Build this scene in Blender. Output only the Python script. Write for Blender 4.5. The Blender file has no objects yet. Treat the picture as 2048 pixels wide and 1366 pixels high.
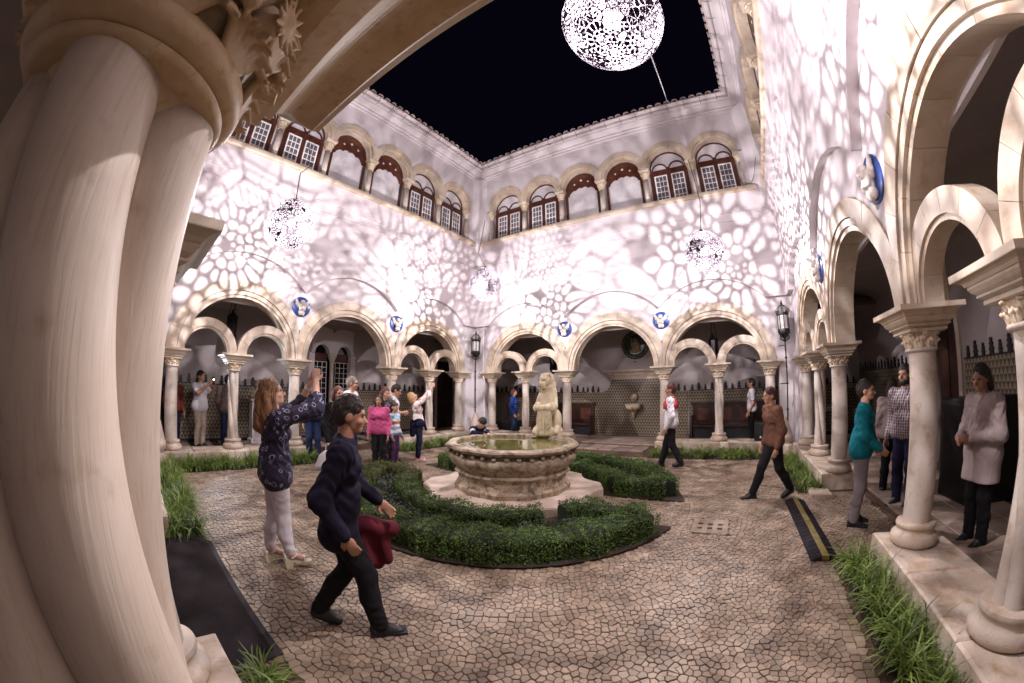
import bpy, bmesh, math, random
import numpy as np
from mathutils import Vector, Matrix, geometry
random.seed(7); rng = np.random.default_rng(7)
PI = math.pi
scene = bpy.context.scene
COL = scene.collection

# ------------------------------------------------------------------ camera, night sky, exposure
cd = bpy.data.cameras.new('camera')
cam = bpy.data.objects.new('camera', cd); COL.objects.link(cam)
cd.type = 'PANO'; cd.panorama_type = 'FISHEYE_LENS_POLYNOMIAL'
cd.sensor_fit = 'HORIZONTAL'; cd.sensor_width = 36.0; cd.sensor_height = 36.0*683/1024
cd.fisheye_fov = math.radians(200)
cd.fisheye_polynomial_k0 = 0.0
cd.fisheye_polynomial_k1 = -7.70846112e-02
cd.fisheye_polynomial_k2 = -1.35670944e-04
cd.fisheye_polynomial_k3 = 2.51252149e-05
cd.fisheye_polynomial_k4 = -1.50736343e-07
cd.clip_start = 0.01; cd.clip_end = 800
R_ = Vector((0.827790101, 0.561030415, 0.002901942))
U_ = Vector((0.067786665, -0.105149867, 0.992143373))
F_ = Vector((-0.556927748, 0.821089751, 0.125072400))
CAM = Vector((8.26033814, -9.82598503, 1.6864576))
m = Matrix((R_, U_, -F_)).transposed().to_4x4(); m.translation = CAM
cam.matrix_world = m
scene.camera = cam

w = bpy.data.worlds.new('World'); scene.world = w; w.use_nodes = True
bg = w.node_tree.nodes['Background']
bg.inputs[0].default_value = (0.0016, 0.0013, 0.0038, 1); bg.inputs[1].default_value = 1.0
scene.view_settings.view_transform = 'Standard'; scene.view_settings.look = 'None'
scene.view_settings.exposure = 0.0; scene.view_settings.gamma = 1.0
scene.view_settings.use_curve_mapping = False
scene.render.engine = 'CYCLES'
scene.cycles.use_denoising = True
scene.cycles.max_bounces = 7; scene.cycles.diffuse_bounces = 3; scene.cycles.glossy_bounces = 3
scene.cycles.transmission_bounces = 4; scene.cycles.transparent_max_bounces = 6
scene.cycles.sample_clamp_indirect = 6.0; scene.cycles.caustics_reflective = False; scene.cycles.caustics_refractive = False
LAMP_W = 840.0                       # watts of each bulb inside the lace globes
LAMP_POS = [(7.9, -7.92, 4.42), (2.5, -7.82, 4.25), (2.67, -2.81, 4.27), (7.91, -2.75, 4.2)]
LAMP_COL = (1.0, 0.93, 0.97)

# ------------------------------------------------------------------ object helpers
def tag(o, label=None, cat=None, group=None, kind=None):
    if label: o['label'] = label
    if cat: o['category'] = cat
    if group: o['group'] = group
    if kind: o['kind'] = kind
    return o

def link(name, data, parent=None, mat4=None):
    o = bpy.data.objects.new(name, data); COL.objects.link(o)
    if parent is not None: o.parent = parent
    if mat4 is not None: o.matrix_local = mat4
    return o

def empty(name, loc=(0, 0, 0), rz=0.0):
    o = link(name, None); o.location = loc; o.rotation_euler = (0, 0, rz)
    o.empty_display_size = 0.1
    return o

def copy_tree(o, parent=None, skip=()):
    c = o.copy(); COL.objects.link(c); c.parent = parent
    for ch in list(o.children):
        if ch.name.split('.')[0] in skip: continue
        copy_tree(ch, c, skip)
    return c

def T(x, y, z): return Matrix.Translation((x, y, z))
def RZ(a): return Matrix.Rotation(a, 4, 'Z')
def RX(a): return Matrix.Rotation(a, 4, 'X')
def RY(a): return Matrix.Rotation(a, 4, 'Y')

class MB:
    """collects vertices and faces, then links them as one mesh"""
    def __init__(s): s.v = []; s.f = []; s.m = []; s.xf = None
    def add(s, vs, fs, mi=0):
        n = len(s.v)
        if s.xf is not None: vs = [s.xf @ Vector(p) for p in vs]
        s.v.extend([tuple(p) for p in vs]); s.f.extend([tuple(i+n for i in f) for f in fs]); s.m.extend([mi]*len(fs))
    def box(s, x0, x1, y0, y1, z0, z1, mi=0, bev=0.0):
        if bev <= 0:
            s.add([(x0,y0,z0),(x1,y0,z0),(x1,y1,z0),(x0,y1,z0),(x0,y0,z1),(x1,y0,z1),(x1,y1,z1),(x0,y1,z1)],
                  [(3,2,1,0),(4,5,6,7),(0,1,5,4),(1,2,6,5),(2,3,7,6),(3,0,4,7)], mi)
        else:
            b = bev
            s.loft_rect([(x0+b,x1-b,y0+b,y1-b,z0),(x0,x1,y0,y1,z0+b),(x0,x1,y0,y1,z1-b),(x0+b,x1-b,y0+b,y1-b,z1)], mi)
    def loft_rect(s, rows, mi=0):
        vs = []; fs = []
        for (a,b,c,d,z) in rows: vs += [(a,c,z),(b,c,z),(b,d,z),(a,d,z)]
        for i in range(len(rows)-1):
            for k in range(4):
                fs.append((i*4+k, i*4+(k+1)%4, i*4+4+(k+1)%4, i*4+4+k))
        n = (len(rows)-1)*4
        fs.append((3,2,1,0)); fs.append((n,n+1,n+2,n+3))
        s.add(vs, fs, mi)
    def lathe(s, prof, n=20, mi=0, ctr=(0,0), mod=None, caps=True):
        vs = []; fs = []
        for j,(r,z) in enumerate(prof):
            for k in range(n):
                a = 2*PI*k/n; rr = r if mod is None else mod(r, z, a)
                vs.append((ctr[0]+rr*math.cos(a), ctr[1]+rr*math.sin(a), z))
        for j in range(len(prof)-1):
            for k in range(n):
                fs.append((j*n+k, j*n+(k+1)%n, (j+1)*n+(k+1)%n, (j+1)*n+k))
        if caps:
            fs.append(tuple(range(n-1,-1,-1))); fs.append(tuple(range((len(prof)-1)*n, len(prof)*n)))
        s.add(vs, fs, mi)
    def tube(s, pts, r, n=6, mi=0):
        pts = [Vector(p) for p in pts]; rs = r if isinstance(r, (list, tuple)) else [r]*len(pts)
        vs = []; fs = []; up = None
        for i,p in enumerate(pts):
            t = (pts[min(i+1,len(pts)-1)]-pts[max(i-1,0)]).normalized()
            if up is None: up = Vector((0,0,1)) if abs(t.z) < .9 else Vector((1,0,0))
            a = t.cross(up).normalized(); b = a.cross(t).normalized(); up = b
            for k in range(n):
                q = 2*PI*k/n; vs.append(p + (a*math.cos(q)+b*math.sin(q))*rs[i])
        for i in range(len(pts)-1):
            for k in range(n): fs.append((i*n+k, i*n+(k+1)%n, (i+1)*n+(k+1)%n, (i+1)*n+k))
        fs.append(tuple(range(n-1,-1,-1))); fs.append(tuple(range((len(pts)-1)*n, len(pts)*n)))
        s.add(vs, fs, mi)
    def prism(s, poly, y0, y1, mi=0):
        """polygon in (x, z), extruded along y"""
        n = len(poly)
        vs = [(x,y0,z) for x,z in poly] + [(x,y1,z) for x,z in poly]
        fs = [tuple(range(n)), tuple(range(2*n-1,n-1,-1))] + [(i,n+i,n+(i+1)%n,(i+1)%n) for i in range(n)]
        s.add(vs, fs, mi)
    def slab(s, poly, z0, z1, mi=0):
        """polygon in (x, y), extruded along z"""
        n = len(poly)
        vs = [(x,y,z0) for x,y in poly] + [(x,y,z1) for x,y in poly]
        fs = [tuple(range(n-1,-1,-1)), tuple(range(n,2*n))] + [(i,(i+1)%n,n+(i+1)%n,n+i) for i in range(n)]
        s.add(vs, fs, mi)
    def ball(s, c, r, nu=10, nv=6, mi=0):
        r = (r,r,r) if not isinstance(r,(tuple,list)) else r
        vs = [(c[0],c[1],c[2]-r[2])]; fs = []
        for j in range(1,nv):
            t = PI*j/nv-PI/2
            for k in range(nu):
                a = 2*PI*k/nu; vs.append((c[0]+r[0]*math.cos(t)*math.cos(a), c[1]+r[1]*math.cos(t)*math.sin(a), c[2]+r[2]*math.sin(t)))
        vs.append((c[0],c[1],c[2]+r[2])); top = len(vs)-1
        for k in range(nu): fs.append((0,1+(k+1)%nu,1+k)); fs.append((top,1+(nv-2)*nu+k,1+(nv-2)*nu+(k+1)%nu))
        for j in range(nv-2):
            for k in range(nu): fs.append((1+j*nu+k,1+j*nu+(k+1)%nu,1+(j+1)*nu+(k+1)%nu,1+(j+1)*nu+k))
        s.add(vs, fs, mi)
    def arch(s, cx, cz, r0, r1, a0, a1, y0, y1, n=6, mi=0, xlo=None, xhi=None):
        """ring sector: angles a0..a1, radii r0..r1, depth y0..y1; x clamped to xlo..xhi"""
        vs = []; fs = []
        for i in range(n+1):
            a = a0+(a1-a0)*i/n
            for r,y in ((r0,y0),(r1,y0),(r1,y1),(r0,y1)):
                x = cx+r*math.cos(a)
                if xlo is not None: x = max(x, xlo)
                if xhi is not None: x = min(x, xhi)
                vs.append((x, y, cz+r*math.sin(a)))
        for i in range(n):
            for k in range(4): fs.append((i*4+k, i*4+(k+1)%4, i*4+4+(k+1)%4, i*4+4+k))
        fs.append((3,2,1,0)); fs.append((n*4,n*4+1,n*4+2,n*4+3))
        s.add(vs, fs, mi)
    def mesh(s, name, mats, smooth=False, angle=None):
        me = bpy.data.meshes.new(name); me.from_pydata(s.v, [], s.f)
        mats = mats if isinstance(mats,(list,tuple)) else [mats]
        for q in mats: me.materials.append(q)
        if len(mats) > 1: me.polygons.foreach_set('material_index', s.m)
        if smooth: me.polygons.foreach_set('use_smooth', [True]*len(me.polygons))
        if angle is not None: me.set_sharp_from_angle(angle=math.radians(angle))
        me.update(); return me
    def obj(s, name, mats, parent=None, smooth=False, angle=None, mat4=None):
        return link(name, s.mesh(name, mats, smooth, angle), parent, mat4)

def one(name, mats, parent, fn, smooth=False, angle=None, mat4=None):
    b = MB(); fn(b); return b.obj(name, mats, parent, smooth, angle, mat4)

# ------------------------------------------------------------------ signed-distance sculpting (surface nets)
def sdf_mesh(prims, vox, k=0.02, subs=(), ksub=0.01, relief=None):
    """prims: ('c', a, b, ra, rb) tapered capsule / ('e', c, r, R or None) ellipsoid / ('b', c, half, round, R or None) -> verts, quads"""
    lo = np.full(3, 1e9); hi = np.full(3, -1e9)
    for p in prims:
        if p[0] == 'c':
            for c,r in ((p[1],p[3]),(p[2],p[4])): lo = np.minimum(lo, np.array(c)-r); hi = np.maximum(hi, np.array(c)+r)
        elif p[0] == 'e':
            r = max(p[2]) if p[3] is not None else np.array(p[2]); lo = np.minimum(lo, np.array(p[1])-r); hi = np.maximum(hi, np.array(p[1])+r)
        else:
            r = np.linalg.norm(p[2])+p[3] if p[4] is not None else np.array(p[2])+p[3]; lo = np.minimum(lo, np.array(p[1])-r); hi = np.maximum(hi, np.array(p[1])+r)
    lo -= 2.5*vox+k*.3; hi += 2.5*vox+k*.3
    n = np.ceil((hi-lo)/vox).astype(int)+1
    ax = [lo[i]+vox*np.arange(n[i]) for i in range(3)]
    X,Y,Z = np.meshgrid(*ax, indexing='ij')
    X = X.astype(np.float32); Y = Y.astype(np.float32); Z = Z.astype(np.float32)
    def dist(p):
        if p[0] == 'c':
            a = np.array(p[1],float); b = np.array(p[2],float); d = b-a; L = d@d+1e-12
            t = np.clip(((X-a[0])*d[0]+(Y-a[1])*d[1]+(Z-a[2])*d[2])/L, 0, 1)
            return np.sqrt((X-a[0]-t*d[0])**2+(Y-a[1]-t*d[1])**2+(Z-a[2]-t*d[2])**2)-(p[3]+t*(p[4]-p[3]))
        c = p[1]; x,y,z = X-c[0],Y-c[1],Z-c[2]
        Rm = p[3] if p[0] == 'e' else p[4]
        if Rm is not None:
            M = np.array(Rm.to_3x3().transposed()); x,y,z = M[0,0]*x+M[0,1]*y+M[0,2]*z, M[1,0]*x+M[1,1]*y+M[1,2]*z, M[2,0]*x+M[2,1]*y+M[2,2]*z
        if p[0] == 'e':
            r = p[2]; k0 = np.sqrt((x/r[0])**2+(y/r[1])**2+(z/r[2])**2); k1 = np.sqrt((x/r[0]**2)**2+(y/r[1]**2)**2+(z/r[2]**2)**2)+1e-9
            return k0*(k0-1)/k1
        h = p[2]; qx,qy,qz = np.abs(x)-h[0],np.abs(y)-h[1],np.abs(z)-h[2]
        return np.sqrt(np.maximum(qx,0)**2+np.maximum(qy,0)**2+np.maximum(qz,0)**2)+np.minimum(np.maximum(qx,np.maximum(qy,qz)),0)-p[3]
    D = None
    for p in prims:
        d = dist(p)
        if D is None: D = d
        else:
            h = np.clip(.5+.5*(D-d)/k, 0, 1); D = D*(1-h)+d*h-k*h*(1-h)
    for p in subs:
        d = -dist(p); h = np.clip(.5-.5*(D-d)/ksub, 0, 1); D = D*(1-h)+d*h+ksub*h*(1-h)
    if relief is not None: D = D+relief(X,Y,Z)
    ins = D < 0
    acc = np.zeros((n[0]-1,n[1]-1,n[2]-1,3)); cnt = np.zeros((n[0]-1,n[1]-1,n[2]-1))
    for axis in range(3):
        sl0 = [slice(None)]*3; sl1 = [slice(None)]*3; sl0[axis] = slice(0,-1); sl1[axis] = slice(1,None)
        d0 = D[tuple(sl0)]; d1 = D[tuple(sl1)]; cr = ins[tuple(sl0)] != ins[tuple(sl1)]
        idx = np.argwhere(cr)
        if len(idx) == 0: continue
        a = d0[cr]; b = d1[cr]; t = a/(a-b)
        pos = idx.astype(float); pos[:,axis] += t
        o = [i for i in range(3) if i != axis]
        for da in (0,-1):
            for db in (0,-1):
                c = idx.copy(); c[:,o[0]] += da; c[:,o[1]] += db
                ok = np.all((c >= 0)&(c < np.array(cnt.shape)), axis=1); c = c[ok]
                np.add.at(acc, (c[:,0],c[:,1],c[:,2]), pos[ok]); np.add.at(cnt, (c[:,0],c[:,1],c[:,2]), 1)
    act = cnt > 0; vid = np.full(cnt.shape, -1); vid[act] = np.arange(act.sum())
    V = acc[act]/cnt[act][:,None]*vox+lo
    quads = []
    for axis in range(3):
        sl0 = [slice(None)]*3; sl1 = [slice(None)]*3; sl0[axis] = slice(0,-1); sl1[axis] = slice(1,None)
        i0 = ins[tuple(sl0)]; i1 = ins[tuple(sl1)]
        o = [(axis+1)%3,(axis+2)%3]
        for flip in (0,1):
            idx = np.argwhere((i0 & ~i1) if not flip else (~i0 & i1))
            if len(idx) == 0: continue
            q = []
            for da,db in ((-1,-1),(0,-1),(0,0),(-1,0)):
                c = idx.copy(); c[:,o[0]] += da; c[:,o[1]] += db; q.append(vid[c[:,0],c[:,1],c[:,2]])
            q = np.stack(q,1)
            if flip: q = q[:,::-1]
            quads.append(q)
    Q = np.concatenate(quads); Q = Q[np.all(Q >= 0,axis=1)]
    return V, Q

def np_mesh(name, parts, mats, smooth=True):
    """parts: list of (verts, quads, material index)"""
    vs = []; fs = []; mi = []; n = 0
    for V,Q,i in parts:
        vs.append(V); fs.append(Q+n); mi.append(np.full(len(Q),i)); n += len(V)
    V = np.concatenate(vs); Q = np.concatenate(fs); mi = np.concatenate(mi)
    me = bpy.data.meshes.new(name)
    me.vertices.add(len(V)); me.vertices.foreach_set('co', V.astype(np.float32).ravel())
    kk = Q.shape[1]
    me.loops.add(len(Q)*kk); me.loops.foreach_set('vertex_index', Q.astype(np.int32).ravel())
    me.polygons.add(len(Q)); me.polygons.foreach_set('loop_start', np.arange(0,len(Q)*kk,kk,dtype=np.int32))
    for q in (mats if isinstance(mats,(list,tuple)) else [mats]): me.materials.append(q)
    me.polygons.foreach_set('material_index', mi.astype(np.int32))
    me.polygons.foreach_set('use_smooth', np.full(len(Q), smooth))
    me.update(calc_edges=True); me.validate()
    return me

# ------------------------------------------------------------------ materials
def new_mat(name):
    m = bpy.data.materials.new(name); m.use_nodes = True
    nt = m.node_tree; b = nt.nodes['Principled BSDF']
    return m, nt, b

def nd(nt, typ, **kw):
    n = nt.nodes.new(typ)
    for k,v in kw.items():
        if k in n.inputs: n.inputs[k].default_value = v
        else: setattr(n, k, v)
    return n

def coords(nt, kind='Object', scale=None):
    tc = nd(nt, 'ShaderNodeTexCoord'); out = tc.outputs[kind]
    if scale is not None:
        mp = nd(nt, 'ShaderNodeMapping'); mp.inputs['Scale'].default_value = scale; nt.links.new(out, mp.inputs[0]); out = mp.outputs[0]
    return out

def ramp(nt, src, stops):
    r = nd(nt, 'ShaderNodeValToRGB'); el = r.color_ramp.elements
    while len(el) < len(stops): el.new(0.5)
    for e,(p,c) in zip(el, stops): e.position = p; e.color = (*c, 1) if len(c) == 3 else c
    nt.links.new(src, r.inputs[0]); return r.outputs[0]

def mixc(nt, fac, a, b, mode='MIX'):
    x = nd(nt, 'ShaderNodeMix', data_type='RGBA', blend_type=mode)
    for sock,val in ((x.inputs[0],fac),(x.inputs[6],a),(x.inputs[7],b)):
        if isinstance(val,(int,float)): sock.default_value = val
        elif isinstance(val,tuple): sock.default_value = (*val,1) if len(val)==3 else val
        else: nt.links.new(val, sock)
    return x.outputs[2]

def noise(nt, vec, scale, detail=4, rough=.55, dist=0.0):
    n = nd(nt, 'ShaderNodeTexNoise'); n.inputs['Scale'].default_value = scale; n.inputs['Detail'].default_value = detail
    n.inputs['Roughness'].default_value = rough; n.inputs['Distortion'].default_value = dist
    if vec is not None: nt.links.new(vec, n.inputs['Vector'])
    return n.outputs[0]

def bump(nt, b, h, strength=.3, dist=.01):
    n = nd(nt, 'ShaderNodeBump'); n.inputs['Strength'].default_value = strength; n.inputs['Distance'].default_value = dist
    nt.links.new(h, n.inputs['Height']); nt.links.new(n.outputs[0], b.inputs['Normal'])

def simple(name, col, rough=.6, metal=0.0, var=.25, scale=8.0, bmp=0.0, spec=.5, island=0.0):
    m, nt, b = new_mat(name)
    v = coords(nt); f = noise(nt, v, scale)
    c = mixc(nt, ramp(nt, f, [(.3,(0,0,0)),(.7,(1,1,1))]), tuple(x*(1-var) for x in col), tuple(min(1,x*(1+var)) for x in col))
    if island:
        g = nd(nt, 'ShaderNodeNewGeometry'); oi = nd(nt, 'ShaderNodeObjectInfo')
        ad = nd(nt, 'ShaderNodeMath', operation='ADD'); nt.links.new(g.outputs['Random Per Island'], ad.inputs[0]); nt.links.new(oi.outputs['Random'], ad.inputs[1])
        fr = nd(nt, 'ShaderNodeMath', operation='FRACT'); nt.links.new(ad.outputs[0], fr.inputs[0])
        lo,hi = 1-island, 1+island
        c = mixc(nt, 1.0, c, ramp(nt, fr.outputs[0], [(0,(lo,lo,lo)),(1,(hi,hi*.99,hi*.97))]), 'MULTIPLY')
    nt.links.new(c, b.inputs['Base Color']); b.inputs['Roughness'].default_value = rough; b.inputs['Metallic'].default_value = metal
    b.inputs['Specular IOR Level'].default_value = spec
    if bmp: bump(nt, b, noise(nt, v, scale*6), bmp)
    return m

def stone_mat(name, c0, c1, c2, scale=3.0, rough=.55, bmp=.25, world=False, island=.1, stain=.55):
    """three-tone weathered stone with ochre stains and fine pits"""
    m, nt, b = new_mat(name); v = coords(nt)
    oi = nd(nt, 'ShaderNodeObjectInfo')
    off = nd(nt, 'ShaderNodeVectorMath', operation='SCALE'); off.inputs[0].default_value = (9,7,5); nt.links.new(oi.outputs['Random'], off.inputs['Scale'])
    av = nd(nt, 'ShaderNodeVectorMath', operation='ADD'); nt.links.new(v, av.inputs[0]); nt.links.new(off.outputs[0], av.inputs[1]); v = av.outputs[0]
    f1 = noise(nt, v, scale, 6, .62, .8); f2 = noise(nt, v, scale*3.1, 5, .6, .4); f3 = noise(nt, v, scale*22, 3)
    c = mixc(nt, ramp(nt, f1, [(.38,(0,0,0)),(.62,(1,1,1))]), c0, c1)
    c = mixc(nt, ramp(nt, f2, [(stain,(0,0,0)),(stain+.2,(.8,.8,.8))]), c, c2)
    if island:
        g = nd(nt, 'ShaderNodeNewGeometry'); ad = nd(nt, 'ShaderNodeMath', operation='ADD'); nt.links.new(g.outputs['Random Per Island'], ad.inputs[0]); nt.links.new(oi.outputs['Random'], ad.inputs[1])
        fr = nd(nt, 'ShaderNodeMath', operation='FRACT'); nt.links.new(ad.outputs[0], fr.inputs[0])
        c = mixc(nt, 1.0, c, ramp(nt, fr.outputs[0], [(0,(1-island,)*3),(1,(1+island,1+island*.9,1+island*.7))]), 'MULTIPLY')
    nt.links.new(c, b.inputs['Base Color']); b.inputs['Roughness'].default_value = rough
    h = mixc(nt, .5, f2, f3); bump(nt, b, h, bmp, .012)
    return m

M = {}
def grained(name, c0, c1, c2):
    """smooth marble with long vertical tool marks"""
    m, nt, b = new_mat(name); v = coords(nt); vs = coords(nt, 'Object', (130,130,5)); g = noise(nt, vs, 1.6, 3, .6, .5); f = noise(nt, v, 9, 5, .6, .6); h = noise(nt, v, 26, 3)
    c = mixc(nt, ramp(nt, f, [(.35,(0,0,0)),(.65,(1,1,1))]), c0, c1); c = mixc(nt, ramp(nt, h, [(.63,(0,0,0)),(.80,(.6,.6,.6))]), c, c2)
    c = mixc(nt, ramp(nt, g, [(.30,(.28,.28,.28)),(.46,(0,0,0))]), c, c2)
    nt.links.new(c, b.inputs['Base Color']); b.inputs['Roughness'].default_value = .48
    bump(nt, b, g, .25, .002); return m
def plaster():
    m, nt, b = new_mat('white_plaster'); v = coords(nt)
    f1 = noise(nt, v, .8, 5, .6); f2 = noise(nt, v, 9, 4); f3 = noise(nt, v, 60, 2)
    c = mixc(nt, ramp(nt, f1, [(.35,(0,0,0)),(.7,(1,1,1))]), (.62,.56,.575), (.68,.625,.64))
    c = mixc(nt, ramp(nt, f2, [(.62,(0,0,0)),(.8,(.25,.25,.25))]), c, (.50,.43,.41))
    nt.links.new(c, b.inputs['Base Color']); b.inputs['Roughness'].default_value = .8; b.inputs['Specular IOR Level'].default_value = .2
    bump(nt, b, mixc(nt, .5, f2, f3), .18, .012); return m
M['plaster'] = plaster(); M['shaded_plaster'] = simple('shaded_gallery_plaster', (.36,.31,.305), .8, var=.12, scale=1.5, bmp=.1)  # second plaster is a darkened copy; the galleries' shade is in its colour
M['arch_stone'] = stone_mat('arch_stone', (.52,.41,.31), (.58,.50,.41), (.40,.245,.12), 1.8, .55, .2, island=.09)
M['marble'] = stone_mat('column_marble', (.53,.45,.38), (.61,.54,.48), (.37,.23,.12), 2.6, .45, .3, island=.05)
M['marble_warm'] = stone_mat('carved_stone', (.64,.50,.35), (.70,.60,.46), (.45,.27,.12), 7, .5, .25, island=0)
M['giant'] = grained('near_marble', (.50,.41,.33), (.57,.48,.40), (.30,.19,.11))
M['giant_warm'] = stone_mat('near_carved_stone', (.47,.32,.18), (.54,.40,.25), (.32,.18,.07), 14, .5, .12, island=0)
M['plinth'] = stone_mat('parapet_stone', (.50,.39,.30), (.60,.51,.43), (.36,.22,.11), 2.2, .6, .6, island=.08, stain=.5)
M['fountain'] = stone_mat('fountain_stone', (.37,.275,.18), (.47,.385,.28), (.065,.043,.025), 3.4, .7, .8, island=.05, stain=.44)
M['platform'] = stone_mat('platform_stone', (.52,.40,.32), (.58,.47,.39), (.34,.24,.17), 2.2, .65, .3, island=.05)
M['lion'] = stone_mat('lion_stone', (.46,.37,.235), (.54,.45,.31), (.27,.20,.10), 5, .7, .6, island=0)
M['cobble'] = stone_mat('cobble_stone', (.21,.152,.108), (.30,.226,.165), (.13,.085,.055), 2.2, .5, .5, island=.24)
M['flag'] = stone_mat('flagstone', (.30,.22,.18), (.36,.28,.23), (.20,.13,.10), 2.0, .45, .25, island=.2)
M['dirt'] = simple('joint_dirt', (.085,.048,.028), .9, var=.5, scale=20, bmp=.5)
M['soil'] = simple('bed_soil', (.035,.022,.014), .95, var=.5, scale=25, bmp=.8)
M['iron'] = simple('wrought_iron', (.018,.016,.017), .45, .6, var=.3, scale=30)
M['wood'] = simple('dark_red_wood', (.075,.022,.012), .4, var=.4, scale=6)
M['bench'] = simple('bench_wood', (.035,.014,.010), .35, var=.4, scale=6)
M['black'] = simple('black_case', (.010,.010,.012), .45, var=.3)
M['white_paint'] = simple('white_paint', (.78,.75,.76), .45, var=.05)
M['lattice'] = simple('lattice_paint', (.74,.70,.72), .5, var=.06)
M['pane'] = simple('window_glass', (.13,.115,.125), .12, var=.35, scale=2.5)
M['darkglass'] = simple('dark_glass', (.008,.007,.008), .08, var=.3)
M['lampglass'] = simple('lantern_glass', (.55,.52,.50), .3, var=.1)
M['blind'] = simple('grey_blind', (.52,.48,.51), .7, var=.2, scale=1.2)
M['rooftile'] = simple('roof_tile', (.56,.47,.46), .7, var=.25, scale=9, bmp=.4, island=.15)
M['rope'] = simple('white_cord', (.75,.73,.75), .6)
M['cable'] = simple('black_cable', (.012,.012,.013), .5)
M['blue'] = simple('blue_glaze', (.035,.07,.27), .25, var=.25, scale=14)
M['glaze'] = simple('white_glaze', (.66,.60,.55), .25, var=.25, scale=18)
M['olive'] = simple('olive_glaze', (.26,.21,.10), .35, var=.5, scale=14)
M['green_glaze'] = simple('dark_green_glaze', (.012,.022,.014), .3, var=.5, scale=18)
M['finial'] = simple('dark_tile_cresting', (.012,.010,.011), .35, var=.4)
M['leaf'] = None
def leafy(name, dark, light, trans=.25, rough=.45):
    m, nt, b = new_mat(name)
    g = nd(nt, 'ShaderNodeNewGeometry')
    v = coords(nt); f = noise(nt, v, 3.0, 3)
    c = ramp(nt, g.outputs['Random Per Island'], [(0,dark),(.75,light),(1,tuple(min(1,x*1.5) for x in light))])
    c = mixc(nt, ramp(nt, f, [(.35,(0,0,0)),(.7,(.5,.5,.5))]), c, tuple(x*.6 for x in dark))
    nt.links.new(c, b.inputs['Base Color']); b.inputs['Roughness'].default_value = rough
    if trans:
        t = nd(nt, 'ShaderNodeBsdfTranslucent'); nt.links.new(c, t.inputs[0]); mx = nd(nt, 'ShaderNodeMixShader'); mx.inputs[0].default_value = trans
        out = nt.nodes['Material Output']; nt.links.new(b.outputs[0], mx.inputs[1]); nt.links.new(t.outputs[0], mx.inputs[2]); nt.links.new(mx.outputs[0], out.inputs[0])
    return m
M['boxleaf'] = leafy('box_leaf', (.026,.058,.007), (.115,.195,.026))
M['redleaf'] = leafy('bronze_leaf', (.09,.035,.012), (.16,.085,.025))
M['cover'] = leafy('ground_cover_leaf', (.022,.032,.018), (.07,.085,.05))
M['grass'] = leafy('grass_blade', (.07,.125,.018), (.24,.32,.075), .3)
M['core'] = simple('hedge_core', (.012,.018,.006), .95, var=.5, scale=20)

def azulejo():
    """rows of dark triangles on cream glazed tiles"""
    m, nt, b = new_mat('patterned_tile'); v = coords(nt)
    sx = nd(nt, 'ShaderNodeSeparateXYZ'); nt.links.new(v, sx.inputs[0])
    def math_(op, a, bb=None, cc=None):
        n = nd(nt, 'ShaderNodeMath', operation=op)
        for i,x in enumerate((a,bb,cc)):
            if x is None: continue
            if isinstance(x,(int,float)): n.inputs[i].default_value = x
            else: nt.links.new(x, n.inputs[i])
        return n.outputs[0]
    u = math_('MULTIPLY', sx.outputs[0], 1/.095); vv = math_('MULTIPLY', sx.outputs[2], 1/.095)
    row = math_('FLOOR', vv); u = math_('ADD', u, math_('MULTIPLY', row, .5))
    fu = math_('FRACT', u); fv = math_('FRACT', vv)
    tri = math_('ABSOLUTE', math_('SUBTRACT', fu, .5)); tri = math_('MULTIPLY', tri, 2.0)
    dark = math_('LESS_THAN', tri, math_('SUBTRACT', fv, .12))
    dot = math_('LESS_THAN', math_('ADD', math_('POWER', math_('SUBTRACT', fu, .5), 2), math_('POWER', math_('SUBTRACT', fv, .68), 2)), .022)
    d2 = math_('LESS_THAN', math_('ABSOLUTE', math_('SUBTRACT', fv, .07)), .045)
    c = mixc(nt, dark, (.30,.245,.175), (.012,.018,.015)); c = mixc(nt, dot, c, (.20,.085,.04)); c = mixc(nt, d2, c, (.05,.045,.03))
    f = noise(nt, v, 6); c = mixc(nt, ramp(nt, f, [(.3,(0,0,0)),(.8,(.5,.5,.5))]), c, (.13,.10,.07))
    nt.links.new(c, b.inputs['Base Color']); b.inputs['Roughness'].default_value = .3
    return m
M['tile'] = azulejo()

def water():
    m, nt, b = new_mat('pool_water'); v = coords(nt)
    vo = nd(nt, 'ShaderNodeTexVoronoi', feature='DISTANCE_TO_EDGE'); vo.inputs['Scale'].default_value = 4.2; nt.links.new(v, vo.inputs['Vector'])
    f = noise(nt, v, 5)
    c = mixc(nt, ramp(nt, vo.outputs[0], [(.0,(0,0,0)),(.06,(1,1,1))]), (.035,.03,.008), (.16,.145,.045))
    c = mixc(nt, ramp(nt, f, [(.5,(0,0,0)),(.65,(.8,.8,.8))]), c, (.07,.07,.02))
    nt.links.new(c, b.inputs['Base Color']); b.inputs['Roughness'].default_value = .04; b.inputs['IOR'].default_value = 1.33
    b.inputs['Coat Weight'].default_value = .4; b.inputs['Coat Roughness'].default_value = .02
    bump(nt, b, noise(nt, v, 7, 2), .03, .01); return m
M['water'] = water()

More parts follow.
